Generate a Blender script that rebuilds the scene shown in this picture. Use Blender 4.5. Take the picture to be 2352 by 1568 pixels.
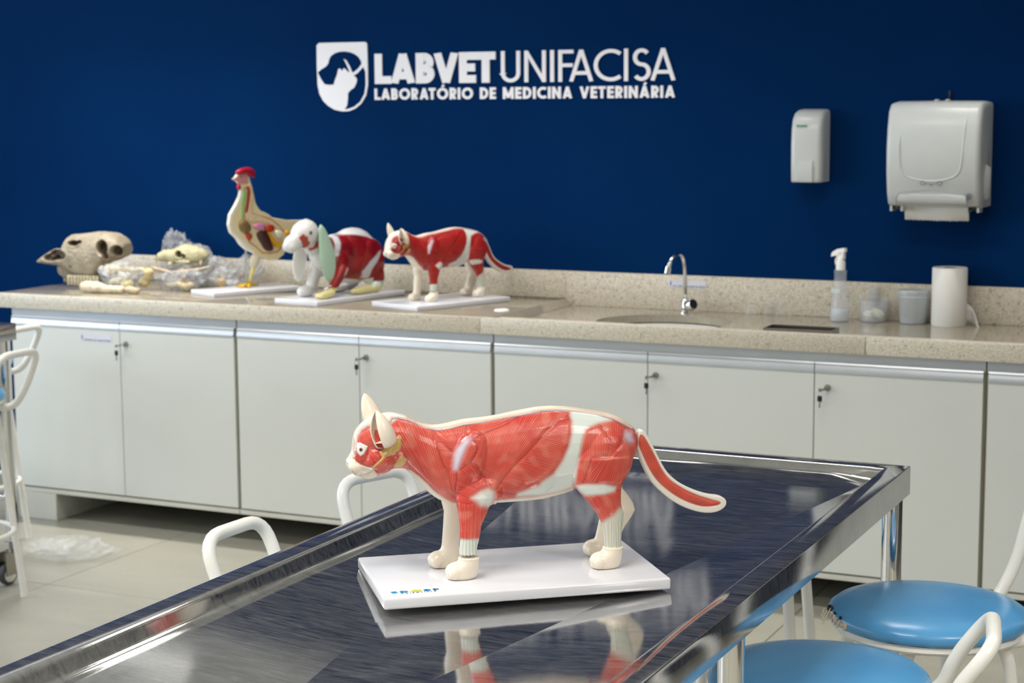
import bpy, bmesh, math, random
import numpy as np
from mathutils import Vector, Matrix, noise
for _o in list(bpy.data.objects): bpy.data.objects.remove(_o)
SC = bpy.context.scene; COL = SC.collection
PI = math.pi
# ---------------------------------------------------------------- camera, world, lights, exposure
cam = bpy.data.objects.new('camera', bpy.data.cameras.new('camera')); COL.objects.link(cam); SC.camera = cam
YAW, PITCH, ROLL = -.44336, .132512, .00593
_f = Vector((math.sin(YAW)*math.cos(PITCH), math.cos(YAW)*math.cos(PITCH), -math.sin(PITCH)))
_r = Vector((math.cos(YAW), -math.sin(YAW), 0)); _d = _f.cross(_r)
_r2 = math.cos(ROLL)*_r + math.sin(ROLL)*_d; _d2 = -math.sin(ROLL)*_r + math.cos(ROLL)*_d
_m = Matrix((_r2, -_d2, -_f)).transposed().to_4x4(); _m.translation = (0, -5.43, 1.6247)
cam.matrix_world = _m
cam.data.sensor_width = 36; cam.data.lens = 4086.77/2352*36; cam.data.clip_start = .05
cam.data.dof.use_dof = True; cam.data.dof.focus_distance = 2.8; cam.data.dof.aperture_fstop = 9
SC.view_settings.view_transform = 'Standard'; SC.view_settings.look = 'None'
SC.view_settings.gamma = 1; SC.view_settings.use_curve_mapping = False; SC.view_settings.exposure = 0.0
wd = bpy.data.worlds.new('world'); SC.world = wd; wd.use_nodes = True
wd.node_tree.nodes['Background'].inputs[0].default_value = (.75, .85, 1, 1); wd.node_tree.nodes['Background'].inputs[1].default_value = .6
CEIL = 2.75
def area(name, loc, rot, sx, sy, power, col, sp=180):
    l = bpy.data.lights.new(name, 'AREA'); l.shape = 'RECTANGLE'; l.size = sx; l.size_y = sy; l.energy = power; l.color = col
    o = bpy.data.objects.new(name, l); o.location = loc; o.rotation_euler = rot; COL.objects.link(o); l.spread = math.radians(sp); return o
# daylight through the two windows of the left wall
for i, y in enumerate((-2.2, -5.6)):
    area('window_daylight', (-6.9, y, 1.75), (0, math.radians(-90), 0), 1.5, 2.6, 50, (.8, .9, 1))
# ceiling troffers: position x, y, long side along x or y, power
TROF = [(-4.2,-1.3),(-1.6,-1.3),(1.0,-1.3),(-4.2,-3.9),(-1.6,-3.9),(1.0,-3.9),(-4.2,-6.5),(-1.6,-6.5),(1.0,-6.5)]
for i, (x, y) in enumerate(TROF):
    area('troffer_light', (x, y, CEIL-.035), (0,0,0), 1.2, .3, (24, 12, 6, 17, 25, 38, 17, 25, 36)[i], (1, .97, .91), (158, 158, 120)[i] if i < 3 else 142)
for x, p in ((-4.4, 10), (-2.6, 6), (-.8, 4)):
    area('strip_light', (x, .12, CEIL-.06), (0,0,0), 1.2, .04, p, (1, .97, .91), 70)

# ---------------------------------------------------------------- materials
def srgb(r, g, b): return tuple(((c/255)/12.92 if c/255 <= .04045 else (((c/255)+.055)/1.055)**2.4) for c in (r,g,b))
class NT:
    def __init__(s, name):
        s.m = bpy.data.materials.new(name); s.m.use_nodes = True; s.t = s.m.node_tree; s.n = s.t.nodes; s.l = s.t.links
        s.b = s.n['Principled BSDF']
    def node(s, typ, **kw):
        n = s.n.new(typ)
        for k, v in kw.items():
            if hasattr(n, k): setattr(n, k, v)
            else: n.inputs[k.replace('_', ' ')].default_value = v
        return n
    def link(s, a, b): s.l.new(a, b)
    def coord(s, kind='Object', scale=(1,1,1)):
        c = s.node('ShaderNodeTexCoord'); mp = s.node('ShaderNodeMapping'); mp.inputs['Scale'].default_value = scale
        s.link(c.outputs[kind], mp.inputs['Vector']); return mp.outputs[0]
    def noise(s, scale, detail=3, vec=None, rough=.5, dist=0):
        n = s.node('ShaderNodeTexNoise'); n.inputs['Scale'].default_value = scale; n.inputs['Detail'].default_value = detail
        n.inputs['Roughness'].default_value = rough; n.inputs['Distortion'].default_value = dist
        if vec is None: vec = s.coord()
        s.link(vec, n.inputs['Vector']); return n.outputs['Fac']
    def ramp(s, fac, stops, interp='LINEAR'):
        r = s.node('ShaderNodeValToRGB'); r.color_ramp.interpolation = interp
        e = r.color_ramp.elements
        while len(e) < len(stops): e.new(.5)
        for i, (p, c) in enumerate(stops): e[i].position = p; e[i].color = (*c, 1) if len(c) == 3 else c
        s.link(fac, r.inputs[0]); return r.outputs[0]
    def mix(s, f, a, b, blend='MIX'):
        m = s.node('ShaderNodeMix', data_type='RGBA', blend_type=blend)
        for sock, v in ((m.inputs[0], f), (m.inputs[6], a), (m.inputs[7], b)):
            if hasattr(v, 'links'): s.link(v, sock)
            elif isinstance(v, (int, float)): sock.default_value = v
            else: sock.default_value = (*v, 1)
        return m.outputs[2]
    def math(s, op, a, b=0.0):
        m = s.node('ShaderNodeMath', operation=op)
        for sock, v in ((m.inputs[0], a), (m.inputs[1], b)):
            if hasattr(v, 'links'): s.link(v, sock)
            else: sock.default_value = v
        return m.outputs[0]
    def bump(s, h, strength=.2, dist=.001):
        b = s.node('ShaderNodeBump'); b.inputs['Strength'].default_value = strength; b.inputs['Distance'].default_value = dist
        s.link(h, b.inputs['Height']); s.link(b.outputs[0], s.b.inputs['Normal'])
    def set(s, **kw):
        for k, v in kw.items():
            i = s.b.inputs[k.replace('_', ' ')]
            if hasattr(v, 'links'): s.link(v, i)
            elif isinstance(v, tuple) and len(v) == 3: i.default_value = (*v, 1)
            else: i.default_value = v
        return s
def plain(name, col, rough=.45, metal=0, var=.06, scale=9, bump=0, **kw):
    t = NT(name); f = t.noise(scale, 3)
    c2 = tuple(c*(1-var*2) for c in col); c1 = tuple(min(1, c*(1+var)) for c in col)
    t.set(Base_Color=t.ramp(f, [(.3, c2), (.7, c1)]), Roughness=rough, Metallic=metal, **kw)
    if bump: t.bump(t.noise(scale*12, 4), bump)
    return t.m
MAT = {}
# painted blue wall: slightly uneven roller paint
t = NT('blue_wall_paint'); f = t.noise(1.3, 3); g = t.noise(260, 2)
t.set(Base_Color=t.ramp(f, [(.3, (0,.0180,.087)), (.7, (0,.0220,.095))]), Roughness=.7, Specular_IOR_Level=.03); t.bump(g, .12, .0008); MAT['blue'] = t.m
MAT['offwhite'] = plain('off_white_wall_paint', srgb(214,212,204), .7)
MAT['ceiling'] = plain('ceiling_paint', srgb(240,240,236), .8)
# floor tiles
t = NT('grey_porcelain_tile'); a = t.noise(1.7, 4, t.coord('Object', (1,3.2,1)), .55, .6); b = t.noise(90, 3)
t.set(Base_Color=t.mix(.25, t.ramp(a, [(.25, srgb(148,145,133)), (.75, srgb(172,169,156))]), t.ramp(b, [(.3, srgb(150,147,136)), (.7, srgb(180,177,165))])), Roughness=.33); MAT['tile'] = t.m
MAT['grout'] = plain('grout', srgb(84,82,76), .9)
# beige granite
t = NT('beige_granite'); v = t.coord()
a = t.noise(150, 5, v, .7); b = t.noise(60, 4, v, .6, .4); c = t.noise(14, 3, v)
base = t.ramp(a, [(.30, srgb(86,76,64)), (.45, srgb(138,129,113)), (.60, srgb(158,149,133)), (.75, srgb(178,171,157))])
spk = t.ramp(b, [(.30, srgb(72,62,54)), (.37, srgb(140,130,114)), (.70, srgb(154,146,131)), (.8, srgb(134,118,108))])
t.set(Base_Color=t.mix(.22, t.mix(.45, base, spk), t.ramp(c, [(.3, srgb(134,125,108)), (.7, srgb(166,158,143))])), Roughness=.07, Specular_IOR_Level=.8); MAT['granite'] = t.m
t = NT('beige_granite_edge'); v = t.coord()
a = t.noise(150, 5, v, .7); b = t.noise(60, 4, v, .6, .4)
base = t.ramp(a, [(.34, srgb(112,98,84)), (.46, srgb(196,186,168)), (.56, srgb(216,208,192)), (.68, srgb(240,236,228))])
spk = t.ramp(b, [(.34, srgb(96,82,70)), (.41, srgb(196,186,168)), (.70, srgb(210,202,186)), (.8, srgb(186,168,156))])
t.set(Base_Color=t.mix(.45, base, spk), Roughness=.35); MAT['granite_edge'] = t.m
MAT['mdf'] = plain('white_melamine', srgb(214,216,212), .38, var=.012, scale=2)
MAT['mdf_edge'] = plain('aged_white_edge', srgb(206,205,196), .5, var=.03)
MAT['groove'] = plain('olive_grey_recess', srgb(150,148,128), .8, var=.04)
MAT['alu'] = plain('anodised_aluminium_profile', srgb(196,200,206), .32, .55, var=.02)
MAT['chrome'] = NT('chrome').set(Base_Color=(.80,.80,.80), Metallic=1.0, Roughness=.07).m
MAT['dark_chrome'] = NT('nickel').set(Base_Color=(.35,.33,.30), Metallic=1.0, Roughness=.25).m
MAT['black'] = plain('black_plastic', srgb(14,18,20), .4)
MAT['plastic'] = plain('white_abs_plastic', srgb(205,208,208), .3, var=.015)
MAT['plastic_warm'] = plain('warm_white_enamel', srgb(244,243,238), .28, var=.02, scale=14)
MAT['shaded_enamel'] = plain('white_enamel_in_shade', srgb(232,232,230), .3, var=.02)  # darker copy of the white enamel, shade mixed into its base colour
MAT['paper'] = plain('white_paper', srgb(232,230,226), .85, var=.02, bump=.2)
MAT['sign'] = plain('brushed_white_acrylic', srgb(246,244,250), .6, var=.01)
MAT['label'] = plain('label_paper', srgb(214,214,226), .6, var=.01)
MAT['ink'] = plain('grey_ink', srgb(88,98,118), .6)
MAT['base'] = plain('glossy_white_base', srgb(222,222,228), .12, var=.008)
MAT['rubber'] = plain('grey_rubber', srgb(66,68,68), .6)
# stainless steel: brushed, with faint smears
t = NT('stainless_steel'); v = t.coord('Object', (1.5,1.5,1)); br = t.noise(60, 5, t.coord('Object', (.35,9,1)), .65, .4); sm = t.noise(5, 4, v, .6, 1.2)
st = t.noise(34, 6, t.coord('Object', (.30,3.2,1)), .7, 1.5)
t.set(Base_Color=t.ramp(sm, [(.3, (.38,.38,.38)), (.7, (.50,.50,.495))]), Metallic=t.ramp(st, [(.35, (.97,)*3), (.75, (.80,)*3)]), Roughness=t.ramp(t.mix(.5, br, sm), [(.3, (.03,)*3), (.55, (.07,)*3), (.75, (.15,)*3)])); t.bump(br, .03, .0006)
film = t.node('ShaderNodeBsdfDiffuse'); film.inputs[0].default_value = (.40,.40,.41,1); mx = t.node('ShaderNodeMixShader'); t.link(t.ramp(st, [(.3, (.004,)*3), (.6, (.018,)*3), (.8, (.11,)*3)]), mx.inputs[0])
t.link(t.b.outputs[0], mx.inputs[1]); t.link(film.outputs[0], mx.inputs[2]); t.link(mx.outputs[0], t.n['Material Output'].inputs[0]); MAT['steel'] = t.m
t = NT('blue_vinyl'); f = t.noise(7, 3)
t.set(Base_Color=t.ramp(f, [(.3, srgb(78,150,205)), (.7, srgb(92,164,218))]), Roughness=.30, Coat_Weight=.3, Coat_Roughness=.25); t.bump(t.noise(22, 3), .1, .002); MAT['vinyl'] = t.m
def glassy(name, col, alpha, rough=.12, extra=.0):
    t = NT(name); t.set(Base_Color=col, Roughness=rough, Alpha=alpha, Specular_IOR_Level=.8); return t.m
MAT['clear'] = glassy('clear_polyethylene', (.75,.79,.84), .26)
MAT['frost'] = glassy('frosted_plastic', (.72,.77,.82), .55, .3)
MAT['tub'] = glassy('translucent_tub', (.66,.70,.72), .38, .15)
MAT['glass'] = glassy('thin_glass', (.9,.95,.97), .05, .05)
MAT['emit'] = NT('lamp_diffuser').set(Base_Color=(1,1,1), Emission_Color=(1,.97,.92), Emission_Strength=3.0).m
MAT['day'] = NT('bright_window_pane').set(Base_Color=(.7,.8,1), Emission_Color=(.8,.9,1), Emission_Strength=2.5).m

# ---------------------------------------------------------------- object helpers
def tag(o, label=None, cat=None, group=None, kind=None):
    for k, v in (('label', label), ('category', cat), ('group', group), ('kind', kind)):
        if v: o[k] = v
    return o
def empty(name, loc, rz=0, label=None, cat=None, group=None):
    o = bpy.data.objects.new(name, None); COL.objects.link(o); o.empty_display_size = .05
    o.location = loc; o.rotation_euler = (0,0,rz); return tag(o, label, cat, group)
def mesh_obj(name, verts, faces, mat, parent=None, smooth=False, mats=None, fmi=None):
    me = bpy.data.meshes.new(name); me.from_pydata([tuple(v) for v in verts], [], [tuple(f) for f in faces]); me.update()
    return add_obj(name, me, mat, parent, smooth)
def add_obj(name, me, mat, parent=None, smooth=False):
    if mat is not None:
        for m in (mat if isinstance(mat, (list, tuple)) else [mat]): me.materials.append(MAT[m] if isinstance(m, str) else m)
    if smooth is True: me.polygons.foreach_set('use_smooth', [True]*len(me.polygons))
    elif smooth:
        me.polygons.foreach_set('use_smooth', [True]*len(me.polygons)); 
        try: me.set_sharp_from_angle(angle=math.radians(smooth))
        except Exception: pass
    o = bpy.data.objects.new(name, me); COL.objects.link(o)
    if parent is not None: o.parent = parent
    return o
class G:
    """collects geometry, then builds ONE mesh object"""
    def __init__(s): s.bm = bmesh.new()
    def add(s, verts, faces, mi=0):
        vs = [s.bm.verts.new(v) for v in verts]
        for f in faces:
            try: s.bm.faces.new([vs[i] for i in f]).material_index = mi
            except ValueError: pass
        return vs
    def box(s, x0, x1, y0, y1, z0, z1, bev=0, mi=0, seg=2):
        b = bmesh.new(); bmesh.ops.create_cube(b, size=1)
        for v in b.verts: v.co = Vector(((x0+x1)/2+v.co.x*(x1-x0), (y0+y1)/2+v.co.y*(y1-y0), (z0+z1)/2+v.co.z*(z1-z0)))
        if bev: bmesh.ops.bevel(b, geom=list(b.edges), offset=bev, segments=seg, profile=.5, affect='EDGES')
        s.merge(b, mi); return s
    def merge(s, b, mi=0, M=None):
        b.verts.index_update(); vs = [s.bm.verts.new((M @ v.co) if M else v.co) for v in b.verts]
        for f in b.faces:
            try: s.bm.faces.new([vs[v.index] for v in f.verts]).material_index = mi
            except ValueError: pass
        b.free()
    def tube(s, pts, r, n=12, cap=True, fil=0, mi=0, closed=False):
        if fil: pts = fillet(pts, fil)
        pts = [Vector(p) for p in pts]; rr = r if hasattr(r, '__len__') else [r]*len(pts)
        N = len(pts); up = None; rings = []
        for i, p in enumerate(pts):
            d = (pts[(i+1) % N]-pts[i-1]) if closed else (pts[min(i+1, N-1)]-pts[max(i-1, 0)])
            d.normalize()
            if up is None:
                up = Vector((0,0,1)) if abs(d.z) < .9 else Vector((1,0,0))
            up = (up-d*up.dot(d)).normalized(); sd = d.cross(up)
            rings.append([p+(up*math.cos(2*PI*k/n)+sd*math.sin(2*PI*k/n))*rr[i] for k in range(n)])
        vs = [v for R in rings for v in R]; fs = []
        for i in range(N if closed else N-1):
            j = (i+1) % N
            for k in range(n): fs.append((i*n+k, i*n+(k+1) % n, j*n+(k+1) % n, j*n+k))
        if cap and not closed: fs.append(tuple(range(n))); fs.append(tuple((N-1)*n+k for k in reversed(range(n))))
        s.add(vs, fs, mi); return s
    def lathe(s, prof, n=32, c=(0,0,0), mi=0, M=None):
        vs = []; fs = []; c = Vector(c)
        for r, z in prof:
            for k in range(n):
                p = Vector((r*math.cos(2*PI*k/n), r*math.sin(2*PI*k/n), z)); p = (M @ p) if M else p; vs.append(p+c)
        for i in range(len(prof)-1):
            for k in range(n): fs.append((i*n+k, i*n+(k+1) % n, (i+1)*n+(k+1) % n, (i+1)*n+k))
        if prof[0][0] > 1e-5: fs.append(tuple(reversed(range(n))))
        if prof[-1][0] > 1e-5: fs.append(tuple((len(prof)-1)*n+k for k in range(n)))
        s.add(vs, fs, mi); return s
    def loft(s, rings, mi=0):
        n = len(rings[0]); vs = [v for R in rings for v in R]; fs = []
        for i in range(len(rings)-1):
            for k in range(n): fs.append((i*n+k, i*n+(k+1) % n, (i+1)*n+(k+1) % n, (i+1)*n+k))
        fs.append(tuple(reversed(range(n)))); fs.append(tuple((len(rings)-1)*n+k for k in range(n)))
        s.add(vs, fs, mi); return s
    def ell(s, c, r, rot=None, seg=20, mi=0):
        b = bmesh.new(); bmesh.ops.create_uvsphere(b, u_segments=seg, v_segments=max(8, seg//2), radius=1)
        M = Matrix.Translation(c) @ (rot.to_4x4() if rot else Matrix()) @ Matrix.Diagonal((*r, 1))
        s.merge(b, mi, M); return s
    def prism(s, poly, fn0, fn1, mi=0):
        """poly 2-D points; fn0/fn1 map (a,b) to the two faces"""
        n = len(poly); vs = [fn0(*p) for p in poly]+[fn1(*p) for p in poly]
        s.add(vs, [tuple(range(n)), tuple(reversed(range(n, 2*n)))]+[(i, i+n, (i+1) % n+n, (i+1) % n) for i in range(n)], mi); return s
    def build(s, name, mat, parent=None, smooth=False, M=None):
        bmesh.ops.recalc_face_normals(s.bm, faces=list(s.bm.faces))
        if M: s.bm.transform(M)
        me = bpy.data.meshes.new(name); s.bm.to_mesh(me); s.bm.free()
        return add_obj(name, me, mat, parent, smooth)
def fillet(pts, r, n=6):
    pts = [Vector(p) for p in pts]; rr = r if hasattr(r, '__len__') else [r]*len(pts); out = [pts[0]]
    for i in range(1, len(pts)-1):
        a, b, c = pts[i-1], pts[i], pts[i+1]; u = (a-b); v = (c-b); k = min(rr[i], u.length*.49, v.length*.49)
        p0 = b+u.normalized()*k; p2 = b+v.normalized()*k
        for j in range(n+1):
            t_ = j/n; out.append(p0*(1-t_)**2+b*2*t_*(1-t_)+p2*t_*t_)
    out.append(pts[-1]); return out
def rbox(x0, x1, y0, y1, z0, z1, bev, name, mat, parent=None, smooth=35, seg=2):
    return G().box(x0, x1, y0, y1, z0, z1, bev, seg=seg).build(name, mat, parent, smooth)
def copy_tree(o, parent=None):
    c = o.copy(); COL.objects.link(c); c.parent = parent
    for ch in list(o.children): copy_tree(ch, c)
    return c
def remesh(g, voxel, smooth_it=6, factor=.5):
    """union of overlapping closed shapes as one even mesh"""
    me = bpy.data.meshes.new('tmp'); bmesh.ops.recalc_face_normals(g.bm, faces=list(g.bm.faces)); g.bm.to_mesh(me); g.bm.free()
    o = bpy.data.objects.new('tmp', me); COL.objects.link(o)
    m = o.modifiers.new('r', 'REMESH'); m.mode = 'VOXEL'; m.voxel_size = voxel; m.adaptivity = 0
    if smooth_it:
        m2 = o.modifiers.new('s', 'SMOOTH'); m2.iterations = smooth_it; m2.factor = factor
    dg = bpy.context.evaluated_depsgraph_get(); dg.update()
    out = bpy.data.meshes.new_from_object(o.evaluated_get(dg)); bpy.data.objects.remove(o); bpy.data.meshes.remove(me)
    return out
def coords(me):
    a = np.empty(len(me.vertices)*3, np.float32); me.vertices.foreach_get('co', a); return a.reshape(-1, 3).astype(np.float64)
def norms(me):
    a = np.empty(len(me.vertices)*3, np.float32); me.vertices.foreach_get('normal', a); return a.reshape(-1, 3).astype(np.float64)
def setco(me, a): me.vertices.foreach_set('co', a.astype(np.float32).ravel()); me.update()
def setcol(me, name, rgb):
    at = me.attributes.new(name, 'FLOAT_COLOR', 'POINT'); b = np.ones((len(rgb), 4), np.float32); b[:, :3] = rgb; at.data.foreach_set('color', b.ravel())
def setf(me, name, v):
    at = me.attributes.new(name, 'FLOAT', 'POINT'); at.data.foreach_set('value', v.astype(np.float32))
def sdp(poly, x, y):
    """signed distance to a 2-D polygon, negative inside"""
    P = np.array(poly); Q = np.roll(P, -1, 0); d = np.full(x.shape, 1e9); ins = np.zeros(x.shape, bool)
    for (ax, ay), (bx, by) in zip(P, Q):
        ex, ey = bx-ax, by-ay; px, py = x-ax, y-ay
        t_ = np.clip((px*ex+py*ey)/(ex*ex+ey*ey+1e-12), 0, 1); d = np.minimum(d, (px-ex*t_)**2+(py-ey*t_)**2)
        c = ((ay > y) != (by > y)) & (x < ex*(y-ay)/(ey+1e-15)+ax); ins ^= c
    d = np.sqrt(d); return np.where(ins, -d, d)
def sstep(a, b, x):
    t_ = np.clip((x-a)/(b-a), 0, 1); return t_*t_*(3-2*t_)
SRGB = lambda c: np.where(np.array(c) <= .04045, np.array(c)/12.92, ((np.array(c)+.055)/1.055)**2.4)

# ---------------------------------------------------------------- the room
def struct(o): o['kind'] = 'structure'; return o
WY = .69
X0, X1, Y0 = -7.0, 4.0, -8.6
struct(G().box(X0-.1, X1+.1, WY, WY+.12, 0, CEIL).build('wall_back', 'blue'))
struct(G().box(X1, X1+.12, Y0, WY, 0, CEIL).build('wall_right', 'offwhite'))
struct(G().box(X0-.1, X1+.1, Y0-.12, Y0, 0, CEIL).build('wall_front', 'offwhite'))
g = G()
wins = [(-3.5,-.9), (-6.9,-4.3)]
g.box(X0-.12, X0, Y0, WY, 0, 1.0); g.box(X0-.12, X0, Y0, WY, 2.5, CEIL)
for a, b in ((Y0, -6.9), (-4.3, -3.5), (-.9, WY)): g.box(X0-.12, X0, a, b, 1.0, 2.5)
struct(g.build('wall_left', 'offwhite'))
for i, (a, b) in enumerate(wins):
    w = struct(G().box(X0-.10, X0-.09, a, b, 1.0, 2.5).build('window_%d' % (i+1), 'day'))
    for k in range(4):
        y = a+(b-a)*k/3; G().box(X0-.09, X0-.03, y-.025, y+.025, 1.0, 2.5, .004).build('window_mullion', 'alu', w)
    for z in (1.02, 2.48): G().box(X0-.09, X0-.03, a, b, z-.02, z+.02, .004).build('window_rail', 'alu', w)
struct(G().box(X0-.1, X1+.1, Y0-.1, WY+.1, CEIL, CEIL+.1).build('ceiling', 'ceiling'))
fl = struct(G().box(X0-.1, X1+.1, Y0-.1, WY+.1, -.1, -.004).build('floor', 'grout'))
TS = .8133
tile_me = None
for ix in range(-4, 7):
    for iy in range(-10, 2):
        x = -4.0+ix*TS; y = -.742+iy*TS
        if x+TS > X1 or y < Y0 or y+.01 > WY: continue
        if tile_me is None:
            o = G().box(.0016, TS-.0016, .0016, TS-.0016, -.012, 0, .0012, seg=1).build('floor_tile', 'tile', fl); tile_me = o.data
        elif y+TS > WY: o = G().box(.0012, TS-.0012, .0012, WY-y-.001, -.012, 0, .001, seg=1).build('floor_tile', 'tile', fl)
        else:
            o = bpy.data.objects.new('floor_tile', tile_me); COL.objects.link(o); o.parent = fl
        o.location = (x, y, 0)
# ceiling fixtures
pos = {0: 'over the left counter', 1: 'over the sink side', 2: 'over the right side'}
for i, (x, y) in enumerate(TROF):
    e = empty('ceiling_light', (x, y, CEIL), 0, 'white recessed ceiling light %s, %s row from the blue wall' % (pos[i % 3], ('first', 'second', 'third')[i//3]), 'ceiling light', 'ceiling lights')
    G().box(-.64,.64,-.19,.19,-.02,-.001,.003).build('frame', 'plastic', e); G().box(-.6,.6,-.15,.15,-.026,-.0202,.001).build('diffuser', 'emit', e)
for i, x in enumerate((-4.4, -2.6, -.8)):
    e = empty('strip_lamp', (x, .12, CEIL), 0, 'slim white strip lamp on the ceiling beside the blue wall, %s one' % ('left', 'middle', 'right')[i], 'ceiling light', 'strip lamps')
    G().box(-.62,.62,-.03,.03,-.03,-.001,.003).build('housing', 'plastic', e); G().tube([(-.6,0,-.042),(.6,0,-.042)], .011, 10).build('tube', 'emit', e, True)

# ---------------------------------------------------------------- granite worktop with sink
wt = empty('worktop', (-1.9, .3, .844), 0, 'long speckled beige granite worktop with a backsplash and a recessed sink area', 'worktop')
def wp(o):  # child given in world coordinates under an unrotated empty
    o.location = -Vector(o.parent.location); return o
CL, CR, STEP = -4.83, 1.2, -2.672
wp(G().box(CL, STEP, .02, .668, .866, .9, .002).build('dry_slab', 'granite', wt, 35))
for a, b in ((CL, -2.702), (-2.7, -1.362), (-1.36, -.02), (-.018, CR)):
    wp(G().box(a, b, 0, .0198, .844, .9, .0015).build('front_edge', 'granite_edge', wt, 35))
g = G(); g.box(STEP+.03, CR, .0198, .05, .866, .8995, .001)
wp(g.build('front_rim', 'granite_edge', wt, 35))
g = G(); g.loft([[Vector((x0, y, z)) for x0, z in ((STEP,.8999),(STEP+.004,.8995),(STEP+.03,.8765),(STEP+.03,.866),(STEP,.866))] for y in (.02,.668)])
wp(g.build('step', 'granite', wt))
# wet slab with round sink hole
def slab_hole(x0, x1, y0, y1, z0, z1, c, rx, ry, n=48):
    g = G(); inn = []; out = []
    for k in range(n):
        a = 2*PI*(k+.5)/n; ca, sa = math.cos(a), math.sin(a); inn.append((c[0]+rx*ca, c[1]+ry*sa))
        m = min(((x1-c[0]) if ca > 0 else (x0-c[0]))/ca if abs(ca) > 1e-6 else 1e9, ((y1-c[1]) if sa > 0 else (y0-c[1]))/sa if abs(sa) > 1e-6 else 1e9)
        out.append((c[0]+m*ca, c[1]+m*sa))
    vs = [(p[0], p[1], z) for z in (z1, z0) for L in (inn, out) for p in L]; fs = []
    for k in range(n):
        j = (k+1) % n
        fs += [(k, j, n+j, n+k), (2*n+k, 3*n+k, 3*n+j, 2*n+j), (k, 2*n+k, 2*n+j, j)]
    for cx, cy in ((x0,y0),(x1,y0),(x0,y1),(x1,y1)):   # corner triangles
        ks = sorted(range(n), key=lambda k: (out[k][0]-cx)**2+(out[k][1]-cy)**2)[:2]
        i = len(vs); vs.append((cx, cy, z1)); fs.append((i, n+ks[0], n+ks[1]))
    g.add(vs, fs); return g
SX, SY, SR = -2.15, .315, .235
g = slab_hole(STEP+.03, -1.63, .05, .668, .847, .875, (SX, SY), SR, .222)
wp(g.build('wet_slab', 'granite', wt)); wp(G().box(-1.6295, CR, .05, .668, .86, .875, .0005).build('wet_slab', 'granite', wt))
g = G(); pr = [(SR+.012,.8468),(SR+.004,.846),(SR-.008,.80),(SR-.04,.745),(SR-.10,.725),(.03,.72),(0,.72)]
g.lathe(pr, 48, (SX, SY, 0)); g.bm.faces.ensure_lookup_table()
g.bm.faces.remove(max(g.bm.faces, key=lambda f: f.calc_center_median().z)) if False else None
sk = wp(g.build('sink_bowl', 'steel', wt, True))
bm = bmesh.new(); bm.from_mesh(sk.data); top = [f for f in bm.faces if len(f.verts) > 8 and f.calc_center_median().z > .8]; bmesh.ops.delete(bm, geom=top, context='FACES'); bm.to_mesh(sk.data); bm.free()
for a, b in ((CL+.02, -2.6705), (-2.6695, -.62), (-.619, CR)):
    wp(G().box(a, b, .668, WY-.0005, .8752 if a > -2.68 else .9002, 1.003, .0012).build('backsplash', 'granite_edge', wt, 35))

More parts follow.
